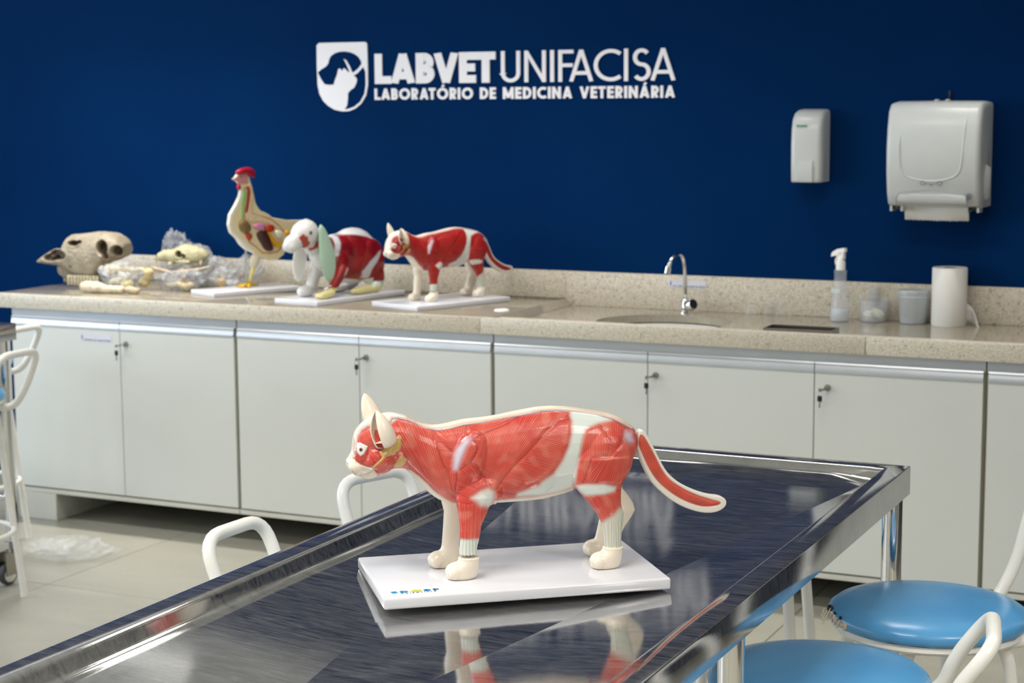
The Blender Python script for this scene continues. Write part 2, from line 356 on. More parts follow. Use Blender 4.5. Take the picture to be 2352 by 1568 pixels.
# ---------------------------------------------------------------- cabinets
UN = [('leftmost', [-4.775,-4.248,-3.726]), ('second from left', [-3.714,-3.193,-2.669]), ('sink', [-2.657,-2.092,-1.527,-.999]), ('rightmost', [-.987,-.46,.08])]
LAB = ['white two-door cabinet under the skulls, small paper label on its left door', 'white two-door cabinet under the rabbit and cat models, behind the metal table', 'white three-door cabinet under the sink with two hanging keys', 'white cabinet at the right edge of the photo under the worktop']
LOCKS = {-4.248: 0, -3.193: 1, -2.092: 2, -1.527: 3}
lockpos = {0: (-4.238+.0, .726), 1: (-3.17, .733), 2: (-2.06, .735), 3: (-1.468, .73)}
for ui, (nm, xs) in enumerate(UN):
    xa, xb = xs[0], xs[-1]
    u = empty('base_cabinet', (xa, .02, 0), 0, LAB[ui], 'cabinet', 'base cabinets under the worktop')
    loc = lambda o: (setattr(o, 'location', (-xa, -.02, 0)), o)[1]
    loc(G().box(xa-.004, xb+.004, .040, .64, .110, .8425, .001).build('body', 'mdf', u))
    loc(G().box(xa-.004, xb+.004, .020, .040, .110, .1265, .001).build('bottom_rail', 'mdf_edge', u))
    loc(G().box(xa-.004, xb+.004, .030, .040, .806, .8425, .001).build('top_rail', 'alu', u))
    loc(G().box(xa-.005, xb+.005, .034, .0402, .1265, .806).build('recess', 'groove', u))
    if ui == 0:
        pl = loc(G().box(xa+.0, -4.588, .0215, .62, 0, .1098, .003).build('plinth', 'mdf_edge', u))
    for k in range(len(xs)-1):
        a, b = xs[k]+.0015, xs[k+1]-.0015
        d = loc(G().box(a, b, .020, .034, .133, .778, .0012).build('door', 'mdf', u))
        g = G(); g.loft([[Vector((x, y, z)) for y, z in ((.034,.811),(.022,.811),(.0185,.806),(.0215,.801),(.0200,.798),(.0155,.780),(.0158,.778),(.034,.778))] for x in (a, b)])
        g.build('handle_profile', 'alu', d, 30)
        if round(xs[k], 3) in LOCKS:
            li = LOCKS[round(xs[k], 3)]; lx, lz = lockpos[li]
            lx = xs[k]+.028 if li < 3 else xs[k]+.043
            M = Matrix.Translation((lx, .02, lz)) @ Matrix.Rotation(PI/2, 4, 'X')
            g = G(); g.lathe([(.011,0),(.011,.002),(.0095,.004),(.008,.010),(.0075,.014),(.004,.0145),(.004,.002)][:6], 20, M=M.to_3x3()); g.build('lock_cylinder', 'dark_chrome', d, 35).location = (lx, .02, lz)
            ky = empty('key', (lx, .005, lz), 0, ['black-headed key hanging from the lock next to the paper label, leftmost', 'black-headed key hanging below the lock, second key from the left', 'black-headed key hanging on the sink cabinet, third key from the left', 'black-headed key hanging on the sink cabinet, nearest to the right edge'][li], 'key', 'keys hanging from the cabinet locks')
            dx = -.016 if li < 3 else -.012
            g = G(); g.tube([(0,-.001,0),(dx*.4,-.012,-.002),(dx,-.020,-.004)], [.0045,.004,.0025], 8); g.box(dx-.008, dx+.001, -.0215, -.0195, -.009, .003, .0005)
            g.build('turned_key', 'dark_chrome', ky, 40)
            g = G(); cx = dx-.003; g.tube([(cx+.007*math.cos(q*PI/8), -.0205, -.013+.009*math.sin(q*PI/8)) for q in range(16)], .0006, 6, closed=True); g.build('key_ring', 'chrome', ky, True)
            g = G(); g.box(cx-.0075, cx+.0075, -.0225, -.0185, -.040, -.021, .003); g.build('key_head', 'black', ky, 40)
            g = G(); g.box(cx-.0025, cx+.0025, -.0213, -.0197, -.060, -.040, .0006); g.build('key_blade', 'dark_chrome', ky)
# ---------------------------------------------------------------- stroke lettering
def arc(cx, cy, rx, ry, a0, a1, n=14): return [(cx+rx*math.cos(math.radians(a0+(a1-a0)*i/n)), cy+ry*math.sin(math.radians(a0+(a1-a0)*i/n))) for i in range(n+1)]
def glyph(c, w):
    h = w/2; t = 1-h; acc = None
    if c in 'ÁÓÃÊ': acc = c; c = {'Á':'A','Ó':'O','Ã':'A','Ê':'E'}[c]
    if c == 'L': W = .36+w*.8; P = [[(h,1),(h,0)],[(0,h),(W,h)]]
    elif c == 'I': W = w; P = [[(h,1),(h,0)]]
    elif c == 'E': W = .40+w*.6; P = [[(h,1),(h,0)],[(0,h),(W,h)],[(0,t),(W,t)],[(0,.5),(W*.95,.5)]]
    elif c == 'F': W = .38+w*.6; P = [[(h,1),(h,0)],[(0,t),(W,t)],[(0,.52),(W*.95,.52)]]
    elif c == 'T': W = .44+w*.8; P = [[(W/2,1),(W/2,0)],[(0,t),(W,t)]]
    elif c == 'A': W = .62+w*.9; k = w*.55; P = [[(k,0),(W/2,1.0)],[(W/2,1.0),(W-k,0)],[(W*.22,.27),(W*.78,.27)]]
    elif c == 'V': W = .62+w*.9; k = w*.55; P = [[(k,1),(W/2,0)],[(W/2,0),(W-k,1)]]
    elif c == 'N': W = .56+w*.8; P = [[(h,0),(h,1)],[(h*.9,1),(W-h*.9,0)],[(W-h,0),(W-h,1)]]
    elif c == 'M': W = .74+w*.9; P = [[(h,0),(h*1.1,1)],[(h*1.1,1),(W/2,.12)],[(W/2,.12),(W-h*1.1,1)],[(W-h*1.1,1),(W-h,0)]]
    elif c == 'U': W = .46+w*1.1; r = (W-w)/2; P = [[(h,1),(h,h+r)]+arc(W/2, h+r, r, r, 180, 360)+[(W-h,1)]]
    elif c == 'C': W = .72+w*.3; r = (1-w)/2; P = [arc(.5, .5, r, r, 52, 308, 22)]
    elif c == 'G': W = .80+w*.3; r = (1-w)/2; P = [arc(.5, .5, r, r, 52, 360, 24), [(.5,.5),(.5+r,.5)]]
    elif c == 'O': W = 1; r = (1-w)/2; P = [arc(.5, .5, r, r, 0, 360, 30)]
    elif c == 'D': W = .62+w*.5; r = .5-h; P = [[(h,0),(h,1)],[(h,t),(W-.5,t)]+arc(W-.5, .5, .5-h, r, 90, -90, 16)+[(h,h)]]
    elif c in 'BR':
        W = .42+w*.8; ym = .5 if c == 'B' else .44; r1 = (t-ym)/2
        P = [[(h,0),(h,1)],[(h,t),(W-h-r1-(.03 if c == 'B' else 0),t)]+arc(W-h-r1-(.03 if c == 'B' else 0), (t+ym)/2, r1, r1, 90, -90, 10)+[(h,ym)]]
        if c == 'B': r2 = (ym-h)/2; P.append([(h,ym),(W-h-r2,ym)]+arc(W-h-r2, (ym+h)/2, r2, r2, 90, -90, 10)+[(h,h)])
        else: P.append([(W*.42,ym),(W-h*1.1,0)])
    elif c == 'S':
        W = .44+w*.7; r = (t-.51)/2; r2 = (.51-h)/2; rx = (W-w)/2
        P = [arc(W/2, t-r, rx*.95, r, 35, 270, 14)+arc(W/2, h+r2, rx, r2, 90, -145, 14)[1:]]
    elif c == 'P':
        W = .42+w*.8; r1 = (t-.42)/2; P = [[(h,0),(h,1)],[(h,t),(W-h-r1,t)]+arc(W-h-r1, (t+.42)/2, r1, r1, 90, -90, 10)+[(h,.42)]]
    else: W = .35; P = []
    A = []
    if acc in ('Á', 'Ó'): A = [[(W/2-.04, 1.06),(W/2+.12, 1.26)]]
    if acc == 'Ã': A = [[(W/2-.2, 1.12),(W/2+.2, 1.18)]]
    return W, P, A
JIT = [0]
def stroke(g, pts, w, f0, f1, clamp=True):
    pts = [Vector((p[0], p[1])) for p in pts]; n = len(pts); L = []; R = []
    cl = (pts[0]-pts[-1]).length < 1e-6
    for i, p in enumerate(pts):
        a = pts[i-1] if i else (pts[-2] if cl else None); b = pts[i+1] if i < n-1 else (pts[1] if cl else None)
        d1 = (p-a).normalized() if a is not None else (b-p).normalized(); d2 = (b-p).normalized() if b is not None else d1
        n1 = Vector((-d1.y, d1.x)); n2 = Vector((-d2.y, d2.x)); m = (n1+n2); m = m.normalized() if m.length > 1e-6 else n1
        k = (w/2)/max(.5, m.dot(n1)); L.append(p+m*k); R.append(p-m*k)
    if clamp:
        for q in L+R: q.y = min(1, max(0, q.y))
    for i in range(n-1):
        q = [L[i], L[i+1], R[i+1], R[i]]; JIT[0] = (JIT[0]+1) % 9; j = JIT[0]*4e-5
        h0 = lambda a, b: (f0(a, b)[0], f0(a, b)[1]-(j if f0(0,0)[1] == f0(0,1)[1] else 0), f0(a, b)[2]+(j if f0(0,0)[2] == f0(0,1)[2] else 0))
        g.prism([(v.x, v.y) for v in q], h0, f1)
def text(s, w, x0, x1, z0, z1, y0, y1, mat, parent, gap=.12, joined=None, plane='wall', kern=True):
    """x0..x1 width, z0..z1 cap height; one object per letter unless joined names a single object"""
    ws = [glyph(c, w) for c in s]; KN = {'FA': -.26, 'AC': -.12, 'SA': -.14, 'LA': -.06, 'AB': -.02, 'BV': -.07, 'VE': -.03, 'ET': -.04, 'AT': -.12, 'VE ': 0} if kern else {}
    kr = [KN.get(s[i:i+2], 0) for i in range(len(s))]; tot = sum(q[0] for q in ws)+gap*(len(s)-1)+sum(kr)
    sx = (x1-x0)/tot; sz = z1-z0; x = 0; gg = G() if joined else None
    for c, (W, P, A), kk in zip(s, ws, kr):
        if P:
            g = gg or G(); xo = x
            if plane == 'wall': f0 = lambda a, b: (x0+(xo+a)*sx, y0, z0+b*sz); f1 = lambda a, b: (x0+(xo+a)*sx, y1, z0+b*sz)
            else: f0 = lambda a, b: (x0+(xo+a)*sx, z0+b*sz, y0); f1 = lambda a, b: (x0+(xo+a)*sx, z0+b*sz, y1)
            for p in P: stroke(g, p, w, f0, f1)
            for p in A: stroke(g, p, w*.8, f0, f1, False)
            if not joined: g.build('letter', mat, parent)
        x += W+gap+kk
    if joined: return gg.build(joined, mat, parent)
sg = empty('wall_lettering', (0, 0, 0), 0, 'pale raised lettering LABVET UNIFACISA with a dog and cat shield on the blue wall', 'sign')
YF, YB = WY-.006, WY
text('LABVET', .255, -3.490, -2.966, 1.706, 1.822, YF, YB, 'sign', sg, .035)
text('UNIFACISA', .115, -2.943, -2.244, 1.706, 1.823, YF, YB, 'sign', sg, .13)
text('LABORATÓRIO DE MEDICINA VETERINÁRIA', .23, -3.492, -2.246, 1.6445, 1.6885, YF, YB, 'sign', sg, .13)
SH = {"shield":[[-3.752,1.8599],[-3.7408,1.869],[-3.644,1.8691],[-3.5293,1.8689],[-3.5224,1.8616],[-3.5209,1.7536],[-3.5218,1.7025],[-3.531,1.6617],[-3.553,1.631],[-3.5821,1.6106],[-3.6112,1.6014],[-3.6401,1.6005],[-3.6739,1.6068],[-3.7027,1.6215],[-3.7266,1.6423],[-3.743,1.6694],[-3.7508,1.7048],[-3.7527,1.7773]],"dog":[[-3.7484,1.7534],[-3.7335,1.7646],[-3.7089,1.7777],[-3.6989,1.7889],[-3.695,1.8033],[-3.6862,1.8175],[-3.6666,1.8285],[-3.6448,1.8332],[-3.6231,1.8339],[-3.6016,1.8308],[-3.5802,1.8239],[-3.5614,1.8114],[-3.5498,1.7948],[-3.5488,1.7836],[-3.5647,1.7664],[-3.5816,1.7544],[-3.5901,1.752],[-3.6004,1.7751],[-3.6166,1.8],[-3.6297,1.8053],[-3.617,1.7836],[-3.6032,1.7547],[-3.608,1.7537],[-3.6222,1.7662],[-3.6293,1.7694],[-3.6367,1.7592],[-3.6462,1.7686],[-3.6547,1.7656],[-3.6612,1.7431],[-3.6701,1.7246],[-3.6765,1.7061],[-3.696,1.7042],[-3.7178,1.7076],[-3.732,1.7253]],"back":[[-3.5843,1.7401],[-3.5674,1.7481],[-3.5407,1.7722],[-3.5316,1.7537],[-3.5314,1.7026],[-3.538,1.6679],[-3.5577,1.6372],[-3.5844,1.6188],[-3.611,1.6107],[-3.6279,1.6087],[-3.6167,1.6231],[-3.6127,1.6458],[-3.6109,1.6725],[-3.5974,1.6848],[-3.5829,1.6929],[-3.573,1.7092],[-3.5691,1.7235],[-3.5749,1.7338]]}
pl = lambda poly, a, b, nm, mat, par: G().prism(poly, lambda x, z: (x, a, z), lambda x, z: (x, b, z)).build(nm, mat, par)
shp = pl(SH['shield'], YF, YB, 'shield', 'sign', sg)
pl(SH['dog'], YF-.0006, YF-.0001, 'dog_silhouette', 'blue', shp); pl(SH['back'], YF-.0006, YF-.0001, 'neck_silhouette', 'blue', shp)
# paper labels
def label(loc, w, h, txt, lab, logo='emblem'):
    e = empty('paper_label', loc, 0, lab, 'label')
    G().box(0, w, -.0006, 0, 0, h, 0).build('paper', 'label', e)
    text(txt, .22, w*.13, w*.97, h*.13, h*.30, -.0009, -.0006, 'ink', e, .12, joined='print')
    g = G(); g.tube([(w*.07,-.0009,h*.2),(w*.06,-.0009,h*.5),(w*.075,-.0009,h*.85)], .0012, 6); g.ell((w*.07,-.0009,h*.5), (w*.022,.0004,h*.16), seg=10); g.build(logo, 'ink', e)
    return e
label((-2.262, .6675, .958), .148, .028, 'PIA PARA LAVAGEM DE MÃOS', 'small white paper label behind the tap on the granite backsplash')
label((-4.437, .0195, .727), .150, .031, 'MATERIAIS DE LABORATÓRIO', 'small white paper label stuck on the leftmost cabinet door')

# ---------------------------------------------------------------- soap dispenser
sd = empty('soap_dispenser', (-1.729, WY, 1.35), 0, 'white wall soap dispenser to the left of the big towel dispenser', 'dispenser')
pr = [(0,0),(-.100,0),(-.106,.004),(-.110,.06),(-.112,.13),(-.108,.185),(-.095,.222),(-.070,.242),(-.035,.250),(0,.252)]
def profile_loft(pr, xs, inset):
    R = []
    for x, k in xs: R.append([Vector((x, y*(1-k), z*(1-k*.35)+(k*.01))) for y, z in pr])
    return R
g = G(); g.loft(profile_loft(pr, [(-.055,.22),(-.053,.08),(-.047,.02),(-.038,0),(.038,0),(.047,.02),(.053,.08),(.055,.22)], 0)); g.build('case', 'plastic', sd, 50)
g = G(); g.loft([[Vector((x, y, z)) for x, y in ((-.026,-.104),(-.026,-.1135-d),(.026,-.1135-d),(.026,-.104))] for z, d in ((.002,.0),(.01,.0035),(.05,.003),(.075,.0))]); g.build('push_lever', 'plastic', sd, 30)
g = G(); g.ell((-.028,-.1105,.195), (.0045,.0006,.0045), seg=12); g.box(-.022,.004,-.1108,-.1098,.192,.1975,.0005); g.build('green_logo', plain('green_print', srgb(60,150,90), .5), sd)
# ---------------------------------------------------------------- towel dispenser
td = empty('towel_dispenser', (-1.272, WY, 1.275), 0, 'large white paper towel dispenser at the right of the blue wall with a torn sheet', 'dispenser')
pr = [(0,0),(-.14,0),(-.175,.012),(-.196,.05),(-.212,.12),(-.216,.20),(-.208,.27),(-.19,.325),(-.165,.345),(-.08,.352),(0,.350)]
g = G(); g.loft(profile_loft(pr, [(-.155,.16),(-.153,.06),(-.147,.015),(-.138,0),(0,-.01),(.138,0),(.147,.015),(.153,.06),(.155,.16)], 0)); g.build('cover', 'plastic', td, 50)
def yfront(z): return np.interp(z, [p[1] for p in pr[1:9]], [p[0] for p in pr[1:9]])
uo = [(-.105,.33),(-.108,.20),(-.105,.13),(-.085,.105),(-.05,.093),(0,.089),(.04,.093),(.075,.105),(.093,.125),(.098,.16),(.104,.25),(.110,.33)]
g = G(); g.tube([(x, yfront(z)-.0006-.002*(1-abs(x)/.16), z) for x, z in fillet([Vector((a,b,0)) for a,b in uo], .01)and [(v.x, v.y) for v in fillet([Vector((a,b,0)) for a,b in uo], .02)]], .0028, 8); g.build('window_ridge', 'plastic', td, True)
g = G(); g.loft([[Vector((x, y, z)) for y, z in ((-.13,.012),(-.192,.012),(-.203,.022),(-.208,.036-.004*abs(x)/.1),(-.205,.05-.008*(x/.1)**2),(-.13,.05))] for x in (-.113,-.10,-.05,0,.05,.10,.113)]); g.build('pull_lip', 'plastic', td, 50)
g = G(); g.tube([(-.117,-.196,.0),(-.116,-.2075,.035),(-.105,-.2105,.052),(0,-.214,.062),(.105,-.2105,.052),(.116,-.2075,.035)], .0014, 6, fil=.01); g.build('lip_seam_shade', plain('seam_shade', srgb(160,165,165), .5), td, True)  # grey bead puts the shade of the seam in as a coloured strip
for s in (-1, 1):
    g = G(); 
    for x in (.108, .144): g.box(s*x-.004, s*x+.004, -.16, -.10, -.014, .004, .001)
    g.build('foot', 'plastic', td)
    g = G(); g.box(s*.126-.014, s*.126+.014, -.155, -.10, -.008, .002); g.build('foot_gap_shade', 'black', td)  # solid black block stands in for the shade between the foot ribs
g = G(); g.loft([[Vector((.150+.0,y,z)) for y, z in ((-.11,.02),(-.135,.06),(-.13,.11),(-.10,.15))], [Vector((.168,y,z)) for y, z in ((-.09,.035),(-.105,.06),(-.105,.10),(-.085,.13))]]); g.build('side_knob', 'plastic', td, 40)
g = G()
for x in (-.028, .028):
    g.tube([(x+.008*math.cos(k*PI/6), -.2135, .083+.006*math.sin(k*PI/6)) for k in range(12)], .0011, 6, closed=True)
g.tube([(-.020,-.2138,.083),(0,-.2142,.079),(.020,-.2138,.083)], .0009, 6); g.ell((0,-.2135,.078), (.003,.001,.003), seg=8)
g.build('finger_symbols', 'ink', td)
g = G(); g.tube([(.122+.009*math.cos(k*PI/8), -.203, .040+.009*math.sin(k*PI/8)) for k in range(16)], .0014, 6, closed=True); g.ell((.122,-.2025,.040), (.0045,.001,.0045), seg=10); g.build('lock_emblem', 'ink', td)
for x in (-.012, .024): G().ell((x,-.10,.354), (.009,.012,.004), seg=10).build('top_button', 'plastic', td, True)
g = G(); n = 60; R = []
for i in range(n+1):
    x = -.108+.216*i/n; zb = -.043-.003*abs(math.sin(i*1.05))+random.Random(i).uniform(-.001, .001)
    R.append([(x, -.125-.004*math.sin(x*30), .03), (x, -.126-.006*math.sin(x*26), 0), (x, -.124-.009*math.sin(x*24+1), -.02), (x, -.120-.011*math.sin(x*24+1), zb)])
vs = [p for r in R for p in r]; fs = [(i*4+k, (i+1)*4+k, (i+1)*4+k+1, i*4+k+1) for i in range(n) for k in range(3)]
g.add(vs, fs); o = g.build('paper_sheet', 'paper', td, True); m = o.modifiers.new('s', 'SOLIDIFY'); m.thickness = .0004
hk = G(); hk.box(-.004,.004,-.006,-.0002,0,.034,.001); hk.tube([(0,-.004,.004),(0,-.02,0),(0,-.022,.010)], .0025, 6)
hk = tag(hk.build('wall_hook', 'black', None, 40), 'small black hook on the blue wall just above the towel dispenser', 'hook'); hk.location = (-1.262, WY, 1.627)

# ---------------------------------------------------------------- steel tables
CHR = 'chrome'
def steel_table(loc, lab):
    """origin: far right corner on the floor; table runs 0.79 m to -x and 2.85 m to -y"""
    e = empty('steel_table', loc, 0, lab, 'table', 'stainless steel tables')
    Wd, Ln = .788, 2.85; ax, ay = -.394, -1.93
    prof = [(.004,.8655),(.004,.8435),(.0,.8425),(0,.8975),(.0008,.8992),(.003,.9),(.0395,.9),(.0425,.8993),(.045,.8972),(.0475,.8935),(.054,.8800),(.0575,.8762),(.062,.8745),(.068,.874)]
    def cove(x, y):   # pan curls up towards the far rim
        t_ = max(0, -.062-y); w = .125+.028*math.sin(x*9+.6)+.012*math.sin(x*23); e_ = max(0, min(1, (-x-.05)/.10))
        return .0105*max(0, 1-t_/w)**2*(.25+.75*e_)
    g = G(); N = 24
    def ring(d, z):
        c = [(-d,-d),(-Wd+d,-d),(-Wd+d,-Ln+d),(-d,-Ln+d)]; out = []
        for k in range(4):
            a, b = c[k], c[(k+1) % 4]
            for j in range(N):
                q = j/N; out.append(Vector((a[0]+(b[0]-a[0])*q, a[1]+(b[1]-a[1])*q, z)))
        return out
    rings = [ring(d, z) for d, z in prof]
    for ri in (9, 10, 11, 12, 13):       # hand-beaten inner slope: slightly wavy
        for v in rings[ri]:
            w = .0014*math.sin(v.x*13+v.y*4)+.0010*math.sin(v.x*29+v.y*7+1)
            v.z += w*.35*(1 if ri < 12 else .3)
    for ri, kf in ((10,.40),(11,.72),(12,.90),(13,1)):
        for v in rings[ri]: v.z += kf*cove(v.x, v.y)
    n = 4*N; vs = [v for R in rings for v in R]; fs = [(i*n+k, i*n+(k+1) % n, (i+1)*n+(k+1) % n, (i+1)*n+k) for i in range(len(rings)-1) for k in range(n)]
    g.add(vs, fs); g.build('rim_frame', 'steel', e, 28)
    # cross-broken pan: four shallow facets falling to the drain
    d = .066; C4 = [(-d,-d),(-Wd+d,-d),(-Wd+d,-Ln+d),(-d,-Ln+d)]; ap = Vector((ax, ay, .848)); M_ = 64; g = G()
    for k in range(4):
        A = Vector((*C4[k], .8741)); B = Vector((*C4[(k+1) % 4], .8741)); rows = []
        for i in range(M_+1):
            q = i/M_; r = []
            for j in range(M_+1):
                s_ = j/M_; p = (A+(B-A)*s_)*(1-q)+ap*q
                edge = min(1, 4*min(s_, 1-s_))*min(1, 3*q); p = p.copy()
                p.z += .0009*edge*noise.noise(Vector((p.x*4, p.y*4, 1.3)))+cove(p.x, p.y)
                r.append(p)
            rows.append(r)
        vs = [v for r in rows for v in r]; n1 = M_+1
        g.add(vs, [(i*n1+j, i*n1+j+1, (i+1)*n1+j+1, (i+1)*n1+j) for i in range(M_) for j in range(M_)])
    bmesh.ops.remove_doubles(g.bm, verts=list(g.bm.verts), dist=.00002)
    g.build('basin', 'steel', e, 1.6)
    g = G(); g.box(-Wd+.02, -.02, -Ln+.02, -.02, .8435, .8445); g.build('underside', 'dark_chrome', e)
    for lx, ly in ((-.027,-.032),(-Wd+.027,-.032),(-.027,-1.05),(-Wd+.027,-1.05),(-.027,-2.1),(-Wd+.027,-2.1)):
        l = G().tube([(lx,ly,.15),(lx,ly,.8435)], .0205, 24).build('leg', CHR, e, 40)
        g = G(); g.box(lx-.02, lx+.02, ly-.018, ly+.018, .145, .152, .002); g.tube([(lx,ly,.15),(lx,ly,.115)], .014, 12)
        for s in (-1, 1): g.box(lx+s*.0165-.0015, lx+s*.0165+.0015, ly-.055, ly+.015, .035, .117, .001)
        g.box(lx-.018, lx+.018, ly-.03, ly+.018, .112, .118, .001); g.build('castor_fork', 'dark_chrome', l)
        Mx = Matrix.Rotation(PI/2, 3, 'Y'); g = G(); g.lathe([(.014,-.012),(.032,-.012),(.038,-.009),(.0395,0),(.038,.009),(.032,.012),(.014,.012)], 28, (lx, ly-.03, .0398), M=Mx); g.build('castor_wheel', 'rubber', l, 40)
        g = G(); g.lathe([(.0,-.0135),(.027,-.0135),(.029,-.0125),(.029,.0125),(.027,.0135),(0,.0135)], 24, (lx, ly-.03, .0398), M=Mx); g.build('wheel_hub', 'chrome', l, 40)
    for ly in (-.032, -2.1): G().tube([(-.027,ly,.30),(-Wd+.027,ly,.30)], .014, 14).build('cross_tube', CHR, e, 40)
    for lx in (-Wd+.027,): G().tube([(lx,-.032,.30),(lx,-2.1,.30)], .014, 14).build('long_tube', CHR, e, 40)
    return e
t1 = steel_table((-.784, -1.915, 0), 'large stainless steel table with a shallow basin carrying the nearest cat')
t2 = steel_table((-4.09, -.74, 0), 'stainless steel table cut off by the left photo edge, castor beside a white stool leg')

# ---------------------------------------------------------------- stools
def stool(loc, rz, lab, back=.20, mat='plastic_warm', seat=.722, torn=False, twist=0, hw=.092, yo=.302):
    e = empty('stool', loc, rz, lab, 'stool', 'white tubular stools with blue seats')
    R = .180; s0 = seat-.046
    prof = [(0,s0+.004),(R-.012,s0+.004),(R-.003,s0+.006),(R,s0+.011),(R+.001,s0+.019),(R-.002,s0+.026),(R-.012,s0+.034),(R-.04,s0+.041),(R-.09,s0+.0455),(0,s0+.047)]
    g = G(); g.lathe(prof, 64)
    for v in g.bm.verts:       # puckered lower edge
        a = math.atan2(v.co.y, v.co.x); r = math.hypot(v.co.x, v.co.y)
        if r > R-.02 and v.co.z < s0+.03: v.co.z += .0015*math.sin(a*23)*math.sin(a*3+1); k = 1+.004*math.sin(a*41); v.co.x *= k; v.co.y *= k
    st = g.build('seat', 'vinyl', e, 50)
    if torn:
        g = G(); rd = random.Random(4); a0 = torn
        for i in range(22):
            a = a0+i*.02-.05+rd.uniform(-.01,.01); z = s0+.016+.010*(1-i/26)+rd.uniform(-.006,.004); r = R+.0014
            L = rd.uniform(.005,.013); p = Vector((r*math.cos(a), r*math.sin(a), z)); tdir = Vector((-math.sin(a), math.cos(a), 0))
            w = rd.uniform(.003,.008); q = Vector((math.cos(a),math.sin(a),0))*.0015
            pts = [p, p+tdir*w, p+tdir*w*.7+Vector((0,0,-L))+q, p+tdir*w*.2+Vector((0,0,-L*.8))+q]
            g.add([tuple(v) for v in pts]+[tuple(v-q*.6-Vector((math.cos(a),math.sin(a),0))*.002) for v in pts], [(0,1,2,3),(7,6,5,4),(0,4,5,1),(1,5,6,2),(2,6,7,3),(3,7,4,0)])
        for i in range(3):
            a = a0-.06+i*.03; p = Vector((R*math.cos(a), R*math.sin(a), s0+.030)); g.tube([p, p+Vector((math.cos(a)*.010, math.sin(a)*.010, -.004-.008*i)), p+Vector((math.cos(a)*.014, math.sin(a)*.014, -.02-.005*i))], [.001,.0012,.0022], 6)
        tag(g.build('torn_backing', plain('torn_fabric', srgb(232,220,200), .9, bump=.3, var=.10, scale=60), st), 'frayed beige backing where the vinyl is torn')
        for a, z, rr in ((a0-.035,s0+.028,.006),(a0+.14,s0+.028,.0025),(a0+.27,s0+.026,.003)): G().ell((R*.998*math.cos(a), R*.998*math.sin(a), z), (rr,rr,rr*1.2), seg=10).build('tear_hole', 'black', st)
    G().lathe([(R-.022,s0-.012),(R-.012,s0-.012),(R-.006,s0-.006),(R-.008,s0+.0035),(R-.03,s0+.0035),(R-.03,s0-.004)][:5], 56).build('seat_ring', mat, e, 50)
    rt = .0122; zb = s0-.022; sp = .215
    for k in range(4):
        a = PI/4+k*PI/2+twist; c, s_ = math.cos(a), math.sin(a)
        g = G(); g.tube([(c*.03,s_*.03,zb),(c*.135,s_*.135,zb),(c*.150,s_*.150,zb-.03),(c*sp,s_*sp,.012)], rt, 14, fil=.03)
        lg = g.build('leg', mat, e, 50); G().tube([(c*sp,s_*sp,0),(c*sp,s_*sp,.014)], rt*1.08, 12).build('leg_cap', mat, lg, 50)
    rr = .150+(sp-.150)*(1-.24/zb); g = G(); g.tube([((rr-.004)*math.cos(q*PI/24), (rr-.004)*math.sin(q*PI/24), .24) for q in range(48)], .0085, 10, closed=True); g.build('foot_ring', mat, e, True)
    zt = seat+back
    pts = [(-.04,.0,zb),(-hw,.08,zb),(-hw,.190,zb),(-hw,yo-.057,zb+.06+back*.1),(-hw,yo,zt),(hw,yo,zt),(hw,yo-.057,zb+.06+back*.1),(hw,.190,zb),(hw,.08,zb),(.04,0,zb)]
    g = G(); g.tube(pts, rt, 16, fil=[0,.05,.07,.06,.05,.05,.06,.07,.05,0]); g.build('back_frame', mat, e, True)
    return e
stool((-.752,-2.69,0), math.radians(-79), 'blue-seated white stool nearest the camera at the bottom right, plain seat', .075, yo=.272)
stool((-.675,-2.235,0), math.radians(-47), 'blue-seated stool beside the right side of the steel table with a torn seat edge', .22, torn=math.radians(-152+47))
stool((-1.175,-1.75,0), math.radians(180), 'white stool tucked under the steel table, only its legs showing below the edge', .06, twist=.115)
stool((-1.495,-2.835,0), math.radians(87), 'white stool whose rounded back shows left of the steel table, nearer one', .15, hw=.088)
stool((-1.488,-2.46,0), math.radians(70), 'stool whose greyish back shows left of the steel table under the chin of the cat', .16, 'shaded_enamel')
stool((-4.105,-1.06,0), math.radians(-90), 'white stool at the left photo edge in front, its foot beside the castor', .13, twist=.1)
stool((-4.63,-.42,0), math.radians(-90), 'white stool at the left photo edge standing behind the other one', .11, twist=.1)

# ---------------------------------------------------------------- small things on the wet side
t_ = empty('tap', (-2.171, .60, .875), 0, 'chrome swan-neck tap with a slanted round handle behind the sink', 'tap')
g = G(); g.lathe([(.019,0),(.019,.003),(.0125,.006),(.0125,.045),(.010,.050),(.009,.052)], 24); g.build('tap_body', 'chrome', t_, 40)
g = G(); g.tube([(0,0,.045),(.001,0,.09),(-.002,-.002,.17),(-.006,-.010,.205),(-.012,-.045,.222),(-.02,-.085,.205),(-.026,-.105,.175)], .0072, 16, fil=[0,.03,.03,.02,.03,.03,0]); g.build('spout', 'chrome', t_, True)
g = G(); g.tube([(-.026,-.105,.176),(-.030,-.108,.151)], [.0105,.0115], 20); g.build('aerator', 'chrome', t_, 40)
g = G(); d = Vector((.78,-.50,.30)).normalized(); a = Vector((.002,0,.022)); g.tube([a, a+d*.012, a+d*.0125, a+d*.044, a+d*.047], [.012,.012,.020,.020,.018], 24); g.build('handle', 'chrome', t_, 40)
g = G(); g.tube([a+d*.0465, a+d*.0478], [.0178,.0165], 24); g.build('handle_cap', 'black', t_, 40)
tr = empty('metal_trough', (-1.60,.115,.8752), 0, 'shallow dark metal tray sunk at the front of the wet counter', 'tray')
g = G(); x0, x1, y0, y1 = -.112, .112, -.05, .05
